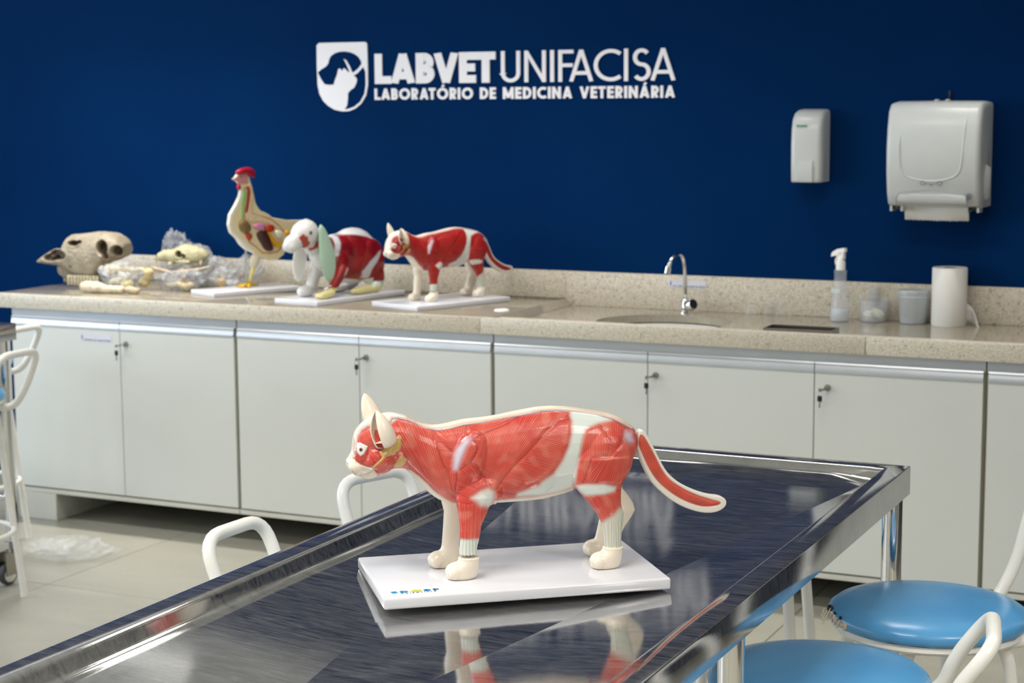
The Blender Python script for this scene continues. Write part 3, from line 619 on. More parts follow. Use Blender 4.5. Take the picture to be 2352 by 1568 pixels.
g.box(x0,x1,y0,y1,.0,.0012); g.box(x0,x1,y1-.002,y1,.0012,.030); g.box(x0,x1,y0,y0+.002,.0012,.030); g.box(x0,x0+.002,y0+.002,y1-.002,.0012,.030); g.box(x1-.002,x1,y0+.002,y1-.002,.0012,.030); g.build('body', 'dark_chrome', tr)
# spray bottle
sb = empty('spray_bottle', (-1.594,.565,.875), math.radians(-20), 'clear spray bottle with a white trigger head standing on the wet counter', 'bottle')
g = G(); g.lathe([(.030,0),(.033,.004),(.0325,.03),(.029,.07),(.0245,.11),(.0215,.145),(.021,.165),(.0225,.172),(.0225,.178),(.013,.180),(.013,.188)], 32); g.build('bottle', 'clear', sb, 40)
g = G(); g.lathe([(.029,.003),(.0305,.006),(.0300,.03),(.0285,.045),(0,.045)], 28); g.build('liquid', 'frost', sb, True)
g = G(); g.lathe([(.0165,.178),(.0165,.205),(.013,.214),(.012,.22)], 24); g.box(-.010,.016,-.009,.009,.214,.242,.004); g.loft([[Vector((x,-w,z)),Vector((x,w,z)),Vector((x,w,z+h)),Vector((x,-w,z+h))] for x,w,z,h in ((-.036,.006,.222,.010),(-.030,.008,.225,.014),(-.01,.009,.228,.022),(.010,.009,.234,.020),(.020,.007,.242,.012))]); g.build('spray_head', 'plastic_warm', sb, 50)
g = G(); g.tube([(-.012,0,.228),(-.022,0,.212),(-.020,0,.196)], .003, 8, fil=.008); g.build('trigger', 'plastic_warm', sb, True)
G().box(-.018,.018,-.0262,-.0252,.10,.116,.001).build('print', 'plastic', sb)
# two tubs
tb = empty('plastic_tub', (-1.488,.61,.875), 0, 'open clear tub holding crumpled white pads, between spray bottle and taller tub', 'tub')
def shell(prof, th): return prof+[(r-th, z) for r, z in reversed(prof)]
g = G(); g.lathe(shell([(.042,0),(.045,.003),(.050,.075),(.053,.077)], .0016)[:-1]+[(.001,.002)], 36); g.build('tub', 'clear', tb, 40)
for k, (x, y, z, a) in enumerate(((-.017,-.006,.020,.4),(.018,.004,.022,1.3),(.004,.012,.028,2.2))):
    b = bmesh.new(); bmesh.ops.create_icosphere(b, subdivisions=3, radius=1)
    for v in b.verts:
        q = noise.noise(v.co*1.7+Vector((k*7,0,0))); v.co = Vector((v.co.x*.019, v.co.y*.016, v.co.z*.015))*(1+.35*q)
    g = G(); g.merge(b, 0, Matrix.Translation((x,y,z))); tag(g.build('cotton_pad', plain('cream_gauze_%d' % k, srgb(232,230,205), .9), None, True), ['crumpled white pad at the left inside the open clear tub', 'cream folded pad at the right inside the open clear tub', 'white pad behind the two others inside the open clear tub'][k], 'pad', 'pads in the clear tub').location = (-1.488,.61,.8775)
pc = empty('plastic_cup', (-1.497,.655,.875), 0, 'slim translucent cup standing behind the open clear tub', 'cup')
G().lathe(shell([(.014,0),(.0185,.115)], .001)[:-1]+[(.001,.002)], 24).build('cup', 'clear', pc, 40)
tb = empty('plastic_tub', (-1.352,.612,.875), 0, 'tall translucent tub with ribbed rim, beside the paper roll', 'tub')
g = G(); g.lathe(shell([(.042,0),(.0455,.004),(.0505,.088),(.0515,.09),(.0515,.094),(.0500,.096),(.0512,.098),(.0525,.102),(.0512,.106),(.0545,.108),(.0545,.113),(.053,.115)], .0014)[:-1]+[(.001,.003)], 44); g.build('tub', 'tub', tb, 40)
G().lathe([(.0,.003),(.0435,.003),(.0450,.022),(0,.022)], 32).build('tub_content', 'frost', tb, 40)
pr_ = empty('paper_roll', (-1.228,.60,.875), 0, 'standing roll of white kitchen paper at the right end of the counter', 'paper roll')
g = G(); g.lathe([(.0215,.0005),(.056,0),(.0582,.003),(.0582,.194),(.0565,.1965),(.0215,.196),(.0215,.0006)], 56); g.build('roll', 'paper', pr_, 40)
G().lathe([(.0195,.001),(.0213,.001),(.0213,.1955),(.0195,.1955),(.0195,.001)], 32).build('cardboard_core', plain('cardboard', srgb(150,128,100), .9), pr_, 40)
g = G(); R = []
for i in range(15):
    u = i/14; x = .05+.055*u; R.append([Vector((x, .035-.045*u+.018*math.sin(u*PI*1.3), 0.0005+z*(1-u**1.6)*.072+.0*u)) for z in (0,.35,.7,1)])
vs = [v for r in R for v in r]; g.add(vs, [(i*4+k,(i+1)*4+k,(i+1)*4+k+1,i*4+k+1) for i in range(14) for k in range(3)])
o = g.build('loose_sheet', 'paper', pr_, True); m = o.modifiers.new('s', 'SOLIDIFY'); m.thickness = .0006
# three little glass beakers
for k, (x, y, r, h) in enumerate(((-1.940,.63,.018,.035),(-1.872,.645,.019,.055),(-1.822,.625,.012,.060))):
    e = empty('glass_beaker', (x, y, .875), 0, ['short clear glass beaker, leftmost of three before the backsplash', 'middle clear glass beaker before the backsplash', 'slim clear glass tube, rightmost of three before the backsplash'][k], 'beaker', 'glassware by the backsplash')
    G().lathe(shell([(r*.9,0),(r,.003),(r,h),(r*1.1,h+.001)], .0012)[:-1]+[(.0005,.002)], 28).build('glass', 'glass', e, 40)
pc = tag(G().lathe([(.027,0),(.028,.002),(.026,.006),(.018,.0065),(.016,.003),(.006,.003),(.004,.006),(0,.006)], 28).build('drain_cover', 'plastic_warm', None, 40), 'small round white drain cover at the step of the worktop', 'cover'); pc.location = (-2.693,.205,.8998)
pc.location.x = -2.715

# ---------------------------------------------------------------- the cat anatomy model
D = {"top":[[-0.261,0.1876],[-0.258,0.1923],[-0.2516,0.2051],[-0.2501,0.2133],[-0.2499,0.2256],[-0.2463,0.2365],[-0.2379,0.2457],[-0.2289,0.2528],[-0.2165,0.2584],[-0.1972,0.262],[-0.1845,0.2607],[-0.1677,0.2557],[-0.1522,0.2472],[-0.1382,0.2416],[-0.1256,0.2385],[-0.1126,0.2384],[-0.0984,0.241],[-0.074,0.2455],[-0.0453,0.247],[-0.0237,0.2489],[0.0125,0.255],[0.0443,0.2594],[0.0676,0.2601],[0.0911,0.258],[0.1145,0.2539],[0.1461,0.2478],[0.1698,0.2421],[0.1857,0.2343],[0.2017,0.2228],[0.2095,0.2138],[0.2118,0.2044]],"bot":[[-0.261,0.1863],[-0.2572,0.1791],[-0.2518,0.1699],[-0.2449,0.1633],[-0.2312,0.1573],[-0.217,0.1596],[-0.2091,0.1633],[-0.1973,0.1689],[-0.1815,0.1722],[-0.1689,0.1694],[-0.1579,0.1598],[-0.1437,0.1431],[-0.1325,0.1304],[-0.1183,0.119],[-0.1005,0.1116],[-0.0652,0.1074],[-0.0269,0.1079],[0.0203,0.1082],[0.0516,0.1096],[0.0829,0.1157],[0.1035,0.1216],[0.129,0.1287],[0.1656,0.1374],[0.195,0.1573],[0.2082,0.1745],[0.2118,0.1851]],"nf":[[0.1268,-0.0972,-0.0338],[0.1157,-0.0966,-0.0395],[0.0989,-0.094,-0.048],[0.0835,-0.092,-0.0551],[0.064,-0.0915,-0.0595],[0.0487,-0.0931,-0.0638],[0.0376,-0.0939,-0.0646]],"nh":[[0.1781,0.0939,0.1934],[0.1502,0.0917,0.184],[0.1323,0.0967,0.1761],[0.1175,0.1082,0.1732],[0.1026,0.1211,0.1732],[0.0885,0.1319,0.1783],[0.0747,0.1377,0.1769],[0.0566,0.1421,0.1733],[0.0366,0.1443,0.1726]],"ff":[[0.1104,-0.1064,-0.0723],[0.0909,-0.1017,-0.0724],[0.0653,-0.1034,-0.0741],[0.0354,-0.1059,-0.0773],[0.0213,-0.1089,-0.0803]],"fh":[[0.1125,0.1474,0.1965],[0.0996,0.1563,0.207],[0.0859,0.166,0.2161],[0.0735,0.1652,0.2199],[0.0629,0.1593,0.2146],[0.0485,0.1563,0.2042],[0.0319,0.1526,0.1952],[0.0197,0.1489,0.1862]],"tail":[[0.2184,0.2165],[0.211,0.2099],[0.2089,0.1917],[0.2104,0.1794],[0.2163,0.1662],[0.226,0.1437],[0.2373,0.1243],[0.2552,0.1063],[0.2747,0.0907],[0.2992,0.0782],[0.3238,0.0709],[0.3435,0.07],[0.3582,0.0754],[0.3646,0.0838],[0.363,0.092],[0.3531,0.0977],[0.3364,0.0997],[0.3152,0.1064],[0.2908,0.1182],[0.2712,0.1318],[0.258,0.1466],[0.2482,0.1645],[0.237,0.1868],[0.2273,0.206]],"tailred":[[0.2184,0.2095],[0.2121,0.1912],[0.2193,0.1754],[0.2308,0.1497],[0.2454,0.1271],[0.2679,0.107],[0.2909,0.0921],[0.3154,0.082],[0.3319,0.0786],[0.3532,0.0805],[0.357,0.0858],[0.34,0.0911],[0.3153,0.0994],[0.2908,0.1118],[0.2678,0.1273],[0.2549,0.1439],[0.2452,0.1632],[0.2338,0.1854]],"red":[[-0.1874,0.2514],[-0.1762,0.2519],[-0.1649,0.2492],[-0.1523,0.2437],[-0.1382,0.2366],[-0.1255,0.2317],[-0.1142,0.2295],[-0.0985,0.2307],[-0.0741,0.2363],[-0.0453,0.2385],[-0.0237,0.2417],[-0.0019,0.2449],[0.0199,0.2472],[0.0491,0.2511],[0.0366,0.2506],[0.0521,0.2524],[0.0754,0.2523],[0.0989,0.25],[0.1224,0.2463],[0.1461,0.2416],[0.1698,0.2339],[0.1857,0.2258],[0.2017,0.2166],[0.2145,0.2113],[0.2193,0.1955],[0.2162,0.177],[0.2099,0.154],[0.2019,0.1388],[0.1939,0.1268],[0.1941,0.0846],[0.1974,0.0451],[0.1975,0.0136],[0.1462,0.0171],[0.1462,0.0672],[0.1303,0.0916],[0.1176,0.1094],[0.1081,0.1193],[0.1034,0.1227],[0.0829,0.1174],[0.0516,0.113],[0.0203,0.1121],[0.0491,0.1132],[0.0119,0.1125],[-0.0246,0.111],[-0.0254,0.107],[-0.0348,0.0824],[-0.0443,0.0508],[-0.0493,0.0028],[-0.0906,0.0057],[-0.0864,0.0833],[-0.0873,0.1027],[-0.0897,0.107],[-0.104,0.1179],[-0.121,0.1303],[-0.1351,0.1455],[-0.1463,0.1572],[-0.1604,0.1668],[-0.1689,0.1694],[-0.1816,0.1694],[-0.1972,0.1646],[-0.2092,0.1589],[-0.2181,0.1736],[-0.2265,0.1754],[-0.2376,0.1803],[-0.2459,0.1871],[-0.2514,0.1923],[-0.2492,0.1964],[-0.2456,0.2026],[-0.2447,0.2138],[-0.2432,0.2249],[-0.2367,0.2351],[-0.2282,0.2403],[-0.2198,0.2434],[-0.1932,0.2393]],"mus":[[[[-0.1818,0.2521],[-0.1523,0.2437],[-0.1241,0.2302],[-0.1187,0.2101],[-0.1104,0.1855],[-0.1006,0.1607],[-0.0938,0.1345],[-0.0833,0.1023],[-0.104,0.1157],[-0.1351,0.144],[-0.1604,0.1654],[-0.1686,0.1886],[-0.1752,0.2243]],[-0.0617,0.017]],[[[-0.1241,0.2302],[-0.0985,0.2307],[-0.0698,0.2364],[-0.0685,0.2189],[-0.0845,0.1998],[-0.0903,0.1915],[-0.1101,0.2125]],[-0.0759,0.1965]],[[[-0.1187,0.2101],[-0.1101,0.2111],[-0.0903,0.1915],[-0.0906,0.1658],[-0.0992,0.1634],[-0.1063,0.171],[-0.1132,0.1927]],[-0.5681,0.2577]],[[[-0.0698,0.2364],[-0.0019,0.2449],[0.0199,0.2472],[-0.0092,0.2317],[-0.0599,0.2128],[-0.0685,0.2189]],[-0.07,0.2133]],[[[-0.0599,0.2128],[-0.0092,0.2317],[0.0199,0.2472],[0.0497,0.2507],[0.0754,0.2523],[0.0973,0.247],[0.1012,0.2369],[0.0832,0.2347],[0.0597,0.2174],[0.0301,0.1868],[0.0207,0.1781],[0.0283,0.1853],[0.0049,0.1635],[-0.0098,0.147],[-0.0245,0.1262],[-0.0389,0.1457],[-0.0517,0.168],[-0.0646,0.173],[-0.0514,0.1952]],[-0.0977,0.0339]],[[[0.1012,0.2369],[0.1012,0.2138],[0.0956,0.1911],[0.0862,0.17],[0.072,0.1492],[0.0516,0.1365],[0.0204,0.1241],[0.028,0.126],[0.006,0.1186],[-0.0172,0.1243],[-0.0245,0.1262],[-0.0098,0.147],[0.0049,0.1635],[0.0283,0.1853],[0.0207,0.1781],[0.0301,0.1868],[0.0597,0.2174],[0.0832,0.2347]],[-0.8538,0.456]],[[[-0.0245,0.1262],[0.006,0.1186],[0.0119,0.1154],[0.0491,0.1132],[0.0491,0.1074],[-0.0261,0.1096]],[-0.8055,0.1351]],[[[-0.0628,0.2115],[-0.0514,0.2038],[-0.0515,0.1895],[-0.0603,0.1756],[-0.0675,0.1717],[-0.0834,0.1626],[-0.076,0.1836],[-0.0702,0.1962]],[-0.1251,0.1506]],[[[-0.0849,0.1612],[-0.0675,0.1717],[-0.0517,0.1651],[-0.0389,0.1457],[-0.0245,0.1247],[-0.0346,0.1325],[-0.0462,0.1289],[-0.0637,0.1169],[-0.0881,0.127]],[-0.0231,0.116]],[[[-0.0999,0.1635],[-0.0848,0.1627],[-0.0881,0.127],[-0.0833,0.1008],[-0.0938,0.1316]],[-0.0844,0.0619]],[[[-0.0872,0.1152],[-0.069,0.1096],[-0.0575,0.1112],[-0.0393,0.0998],[-0.0255,0.099],[-0.0441,0.0715],[-0.0489,0.0488],[-0.0844,0.0511]],[-0.0672,-0.1959]],[[[0.124,0.2189],[0.1461,0.227],[0.1556,0.2157],[0.1635,0.1937],[0.1604,0.1722],[0.1334,0.1721],[0.1224,0.1309],[0.1034,0.1273],[0.1098,0.1595],[0.1177,0.2022]],[0.1614,0.657]],[[[0.1461,0.227],[0.1698,0.2339],[0.1905,0.2187],[0.1874,0.2018],[0.1747,0.1838],[0.1635,0.1906],[0.1556,0.2142]],[0.1716,0.0938]],[[[0.1747,0.1838],[0.189,0.1986],[0.1954,0.1921],[0.2145,0.1911],[0.2098,0.1665],[0.1971,0.1391],[0.1875,0.1272],[0.1748,0.1232],[0.1541,0.1275],[0.1176,0.1296],[0.1334,0.1721],[0.1604,0.1722]],[0.2016,0.232]],[[[0.1698,0.2339],[0.1857,0.2258],[0.2017,0.2166],[0.2161,0.2096],[0.2153,0.1895],[0.2033,0.2041],[0.1905,0.2171]],[-0.0546,0.3797]],[[[0.1144,0.1135],[0.1541,0.1104],[0.1732,0.1155],[0.1908,0.1192],[0.1908,0.0879],[0.178,0.0871],[0.1701,0.0767],[0.1478,0.0655],[0.1271,0.0949]],[0.2185,-0.0194]],[[[-0.2514,0.1923],[-0.2447,0.2138],[-0.2432,0.2249],[-0.2367,0.2351],[-0.2198,0.2434],[-0.2089,0.2232],[-0.1993,0.21],[-0.226,0.2072],[-0.2263,0.1903],[-0.2376,0.1803]],[-0.1885,0.1826]],[[[-0.2376,0.1803],[-0.2263,0.1903],[-0.2253,0.2071],[-0.212,0.2036],[-0.2024,0.189],[-0.2195,0.1736],[-0.2265,0.1754]],[-0.2575,0.2425]],[[[-0.2195,0.1736],[-0.2024,0.189],[-0.1812,0.1963],[-0.1755,0.1975],[-0.1745,0.1733],[-0.1971,0.171],[-0.2092,0.1646]],[-0.2594,0.137]]],"pat":[[[[0.1005,0.2522],[0.1224,0.2474],[0.1461,0.2427],[0.1714,0.2338],[0.1619,0.2301],[0.1445,0.2271],[0.1303,0.2216],[0.1232,0.2174],[0.1185,0.2022],[0.1145,0.1824],[0.1098,0.1595],[0.1058,0.1365],[0.1034,0.1227],[0.0829,0.1174],[0.0516,0.1133],[0.0204,0.1152],[0.0294,0.1129],[0.0104,0.1147],[0.0134,0.1203],[0.0266,0.1246],[0.0492,0.132],[0.0516,0.1357],[0.0728,0.1491],[0.087,0.17],[0.0964,0.191],[0.102,0.2138],[0.102,0.2322],[0.0989,0.2431]],[0.86,0.89,0.86],0.007],[[[-0.0614,0.2129],[-0.07,0.2126],[-0.083,0.1997],[-0.0889,0.1886],[-0.0905,0.173],[-0.0906,0.1651],[-0.0841,0.164],[-0.0767,0.1837],[-0.0709,0.1962]],[0.82,0.82,0.88],0.009],[[[-0.0346,0.1311],[-0.0252,0.1248],[-0.0246,0.1146],[-0.0319,0.102],[-0.0464,0.1051],[-0.055,0.1135],[-0.0608,0.1182],[-0.0462,0.1274]],[0.86,0.89,0.86],0.01],[[[0.1081,0.1271],[0.1224,0.1286],[0.1541,0.1272],[0.1732,0.1214],[0.1716,0.1148],[0.1541,0.1112],[0.1223,0.1104],[0.1121,0.1175]],[0.86,0.89,0.86],0.006],[[[0.1921,0.2108],[0.2001,0.2081],[0.2041,0.194],[0.1962,0.1928],[0.189,0.2017]],[0.82,0.82,0.88],0.011],[[[0.1796,0.087],[0.1876,0.0897],[0.2021,0.0763],[0.2023,0.0054],[0.1302,0.0103],[0.1485,0.0655],[0.1589,0.0711],[0.1701,0.0767]],[0.8,0.8,0.74],0.009],[[[-0.0901,0.0549],[-0.0695,0.052],[-0.0397,0.0517],[-0.0448,-0.0114],[-0.0953,-0.0078]],[0.82,0.84,0.8],0.0045],[[[-0.1958,0.2535],[-0.1762,0.2526],[-0.1819,0.2472],[-0.1876,0.2433]],[0.8,0.8,0.78],0.004]],"gland":[[[-0.1979,0.2092],[-0.1851,0.2163],[-0.1752,0.2243],[-0.1717,0.2185],[-0.1715,0.2072],[-0.1755,0.1989],[-0.1855,0.1923],[-0.1954,0.19],[-0.2025,0.1833],[-0.2125,0.1754],[-0.2181,0.1736],[-0.2188,0.1757],[-0.2082,0.1836],[-0.2017,0.1904],[-0.2051,0.1962],[-0.2065,0.1991],[-0.1994,0.203]],[[-0.1742,0.191],[-0.1686,0.1893],[-0.1644,0.1841],[-0.1674,0.1772],[-0.1745,0.1726],[-0.183,0.173],[-0.1858,0.1739],[-0.18,0.1821]]],"eyelid":[[-0.2433,0.2151],[-0.2384,0.2155],[-0.2253,0.2085],[-0.2275,0.2037],[-0.2318,0.1962],[-0.2374,0.1939],[-0.2422,0.1996],[-0.2437,0.2081]],"eye":[[-0.2389,0.2039]],"mouth":[[-0.2419,0.1631],[-0.2309,0.1637],[-0.2225,0.1674],[-0.2168,0.1702]],"dots":[[-0.2511,0.1697],[-0.2487,0.1689],[-0.2474,0.1677],[-0.2456,0.1667],[-0.2497,0.1706]]}
def ring_v(s, h0, h1, wn, wf, n=28, e=2.3, yc=0):
    """vertical cross section at station s: top h1, bottom h0, half widths near (-y) and far (+y)"""
    out = []; c = (h0+h1)/2; r = (h1-h0)/2
    for k in range(n):
        a = 2*PI*k/n; ca, sa = math.cos(a), math.sin(a); w = wn if ca < 0 else wf
        out.append(Vector((s, yc+w*math.copysign(abs(ca)**(2/e), ca), c+r*math.copysign(abs(sa)**(2/e), sa))))
    return out
def ring_h(h, f, b, yc, ry, n=22):
    c, r = (f+b)/2, abs(b-f)/2
    return [Vector((c+r*math.cos(2*PI*k/n), yc+ry*math.sin(2*PI*k/n), h)) for k in range(n)]
def build_cat_body():
    g = G(); T = np.array(D['top']); B = np.array(D['bot'])
    Ts = np.argsort(T[:,0]); Bs = np.argsort(B[:,0]); ft = lambda s: float(np.interp(s, T[Ts,0], T[Ts,1])); fb = lambda s: float(np.interp(s, B[Bs,0], B[Bs,1]))
    WS = [-.262,-.258,-.25,-.24,-.225,-.205,-.19,-.175,-.155,-.13,-.10,-.06,-.02,.03,.07,.11,.15,.18,.20,.212]
    WW = [.008,.018,.0235,.0275,.0345,.0395,.040,.0375,.0355,.037,.043,.046,.048,.050,.047,.047,.047,.041,.030,.012]
    R = []
    for s in list(np.linspace(-.2615, -.235, 12))+list(np.linspace(-.23, .20, 50))+[.204,.208,.2112]:
        w = float(np.interp(s, WS, WW)); t_, b_ = ft(s), fb(s)
        if t_-b_ < .004: m = (t_+b_)/2; t_, b_ = m+.002, m-.002
        R.append(ring_v(s, b_, t_, w*.97, w*.93, e=2.15))
    g.loft(R)
    # cheeks, muzzle pads, brow, skull
    for y, x, z, r in ((-1,-.212,.193,(.026,.020,.026)),(1,-.212,.193,(.026,.018,.026)),(-1,-.2475,.181,(.0135,.013,.0125)),(1,-.2475,.181,(.0135,.013,.0125))):
        g.ell((x, y*(.022 if r[0] > .02 else .0115), z), r)
    g.ell((-.240,0,.172), (.015,.0145,.0095)); g.ell((-.2565,0,.187), (.006,.0080,.007))
    g.ell((-.20,0,.225), (.034,.030,.026))
    # shoulder, elbow, chest, thigh masses on the near and far side
    for s_ in (-1, 1):
        g.ell((-.075,s_*.034,.178), (.034,.016,.055), Matrix.Rotation(math.radians(18), 3, 'Y'))
        g.ell((-.052,s_*.036,.135), (.034,.016,.026)); g.ell((.15,s_*.034,.175), (.045,.020,.048)); g.ell((.012,s_*.026,.165), (.075,.024,.048))
    def leg(key, yc0, yc1, w0, w1, up):
        L = D[key]; n = len(L); R = [ring_h(L[0][0]+up, L[0][1]+.004, L[0][2]-.004, yc0*.85, w0*.8)]
        for i, (h, f, b) in enumerate(L):
            q = i/(n-1); R.append(ring_h(h, f, b, yc0+(yc1-yc0)*q, w0+(w1-w0)*min(1, q*1.5)))
        g.loft(R)
    leg('nf', -.037, -.0455, .018, .0125, .03); leg('nh', -.036, -.0415, .020, .0120, .02)
    leg('ff', .030, .031, .018, .0130, .03); leg('fh', .032, .038, .019, .0120, .03)
    def paw(x, y, h1, near):
        # x = ankle centre; toe points to -x
        if near:
            g.loft([ring_h(z, x-a, x+b, y, w) for z, a, b, w in ((.0005,.034,.009,.0135),(.005,.037,.0125,.0160),(.014,.035,.0145,.0165),(.021,.028,.0155,.0165),(.027,.0195,.0160,.0160),(.031,.0168,.0162,.0158),(h1,.0175,.0175,.0168))])
        else:
            g.loft([ring_h(z, x-a, x+b, y, w) for z, a, b, w in ((.0005,.032,.009,.013),(.005,.034,.0125,.0155),(.014,.032,.0135,.0155),(.022,.025,.0138,.0150),(.030,.0165,.0138,.0138),(.045,.0125,.0135,.0125))])
        g.ell((x-.019, y, .0135), (.0195,.0168,.0138))
        for k in range(4):
            g.ell((x-.030+.003*abs(k-1.5), y+(-.0115+.0077*k), .0105), (.0088,.0054,.0096))
    paw(-.078,-.0465,.034,True); paw(.1585,-.0415,.034,True); paw(-.091,.031,.03,False); paw(.170,.0385,.03,False)
    me = remesh(g, .0012, 5, .5)
    return me
def paint_cat(me):
    co = coords(me); nr = norms(me); x, y, z = co.T; u = x-.243*y; v = z+.2138*y
    n = len(co); cream = SRGB([238/255,226/255,208/255]); col = np.tile(cream, (n, 1)); fib = np.zeros(n); amp = np.zeros(n); disp = np.zeros(n)
    near = (y < .0025) & ~((y > -.012) & (z < .115) & (x < -.02) & (nr[:,1] > 0)) & (nr[:,1] < .75)
    farleg = (y > .004); near &= ~farleg
    dR = sdp(D['red'], u, v); dR = np.where(near, dR, 1.0)
    paws = (z < .0345); dR = np.where(paws & (y < 0), 1.0, dR)
    # skin rim, pink underlayer and blue line
    band = (dR > 0) & (dR < .0042) & (v > .19) & (y < .012)
    col[band] = SRGB([226/255,196/255,176/255])
    ins = dR < .0009; wi = sstep(.0009, -.0009, dR)[:,None]
    red0 = SRGB([216/255,88/255,72/255]); red1 = SRGB([202/255,56/255,46/255]); red2 = SRGB([230/255,142/255,124/255])
    nz = np.array([noise.noise(Vector((a*22, b*22, 0))) for a, b in zip(u[ins], v[ins])]); nz2 = np.array([noise.noise(Vector((a*60+9, b*60, 5))) for a, b in zip(u[ins], v[ins])])
    c = red0+(red1-red0)*np.clip(.5+nz*1.3, 0, 1)[:,None]; c = c+(red2-c)*np.clip(nz2*.8, 0, .4)[:,None]; ci = col.copy(); ci[ins] = c
    W_ = np.where(ins, 1.0, 0)
    best = np.full(n, 1e9)
    for poly, fo in D['mus']:
        d = sdp(poly, u, v); m = (d < 0) & ins
        ph = np.arctan2(v-fo[1], u-fo[0]); R_ = np.median(np.hypot(u-fo[0], v-fo[1])[m]) if m.any() else 1
        fib[m] = (ph*R_)[m]; amp[m] = 1.0; disp[m] = .0010*sstep(0, .007, -d[m]); best = np.minimum(best, np.where(ins, np.abs(d), 1e9))
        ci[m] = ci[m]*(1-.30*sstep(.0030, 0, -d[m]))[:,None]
    amp *= sstep(.0004, .0022, best)
    m0 = ins & (best > 1e8); fib[m0] = v[m0]
    for poly, pc_, soft in D['pat']:
        d = sdp(poly, u, v); wgt = np.where(ins, sstep(soft*.75, -soft*.75, d), 0); c_ = SRGB(pc_)
        ci = ci+(c_-ci)*wgt[:,None]; amp *= (1-.93*wgt); disp += .0003*wgt
    rm = (np.where(ins & (v > .193), sstep(-.0022, -.0008, dR), 0))[:,None]; ci = ci+(SRGB([112/255,112/255,148/255])-ci)*rm
    col = np.where(ins[:,None], col+(ci-col)*wi, col)
    mz = sstep(-.0012, .0, dR) # slight recess of the flayed half
    for gp in D['gland']:
        d = sdp(gp, u, v); m = (d < .0006) & (y < -.01); we = sstep(.0006, -.0006, d)[m][:,None]
        cell = np.array([noise.cell(Vector((a*420, b*420, 1)))*.5 for a, b in zip(u[m], v[m])]) if m.any() else 0
        col[m] = col[m]+(SRGB([218/255,178/255,108/255])*(1+.14*(cell[:,None]-.5))-col[m])*we; amp[m] *= (1-we[:,0]); disp[m] += .0016*sstep(0,.003,-d[m])+.0006*cell
    d = sdp(D['eyelid'], u, v); m = (d < .0006) & (y < -.006) & (x < -.2); we = sstep(.0006, -.0006, d)[m][:,None]; col[m] = col[m]+(SRGB([236/255,232/255,226/255])-col[m])*we; amp[m] *= (1-we[:,0]); disp[m] += .0012*sstep(0,.0015,-d[m])
    ex, ez = D['eye'][0]; de = np.hypot(u-ex-.0006, v-ez)
    for fx, fz in D['dots']:
        m = (np.hypot(u-fx, v-fz) < .0006) & (y < 0); col[m] = SRGB([140/255,96/255,60/255])
    for sgn in (1,):
        M_ = np.array(D['mouth'])
        dm = np.full(n, 1.0)
        for a, b in zip(M_[:-1], M_[1:]):
            e_ = b-a; t_ = np.clip(((u-a[0])*e_[0]+(v-a[1])*e_[1])/(e_@e_), 0, 1); dm = np.minimum(dm, np.hypot(u-a[0]-e_[0]*t_, v-a[1]-e_[1]*t_))
        m = (y < 0); disp[m] -= (.0012*sstep(.0016, 0, dm))[m]; k = (.25*sstep(.0012, 0, dm)*m)[:,None]; col = col*(1-k)
    # tendons on the lower legs: vertical ridges
    for key, ct in (('nf', -.078), ('nh', .158)):
        m = ins & (z < .075) & (z > .0345) & (np.abs(x-ct) < .03) & (y < -.02)
        a = np.arctan2(y+.045, x-ct); s_ = np.sin(a*13); disp[m] += (.0007*s_)[m]; col[m] = col[m]*(1+.08*np.minimum(s_, .2))[m][:,None]; amp[m] *= .2
    # open cuffs of the near paws
    for cx in (-.078, .1585):
        m = (np.abs(x-cx) < .026) & (y < -.02) & (z > .0325) & (z < .0375); 
    st = np.where(ins, -.0012, 0)
    setco(me, co+nr*(disp+st)[:,None]); setcol(me, 'paint', np.clip(col, 0, 1)); setf(me, 'fib', fib); setf(me, 'famp', amp)
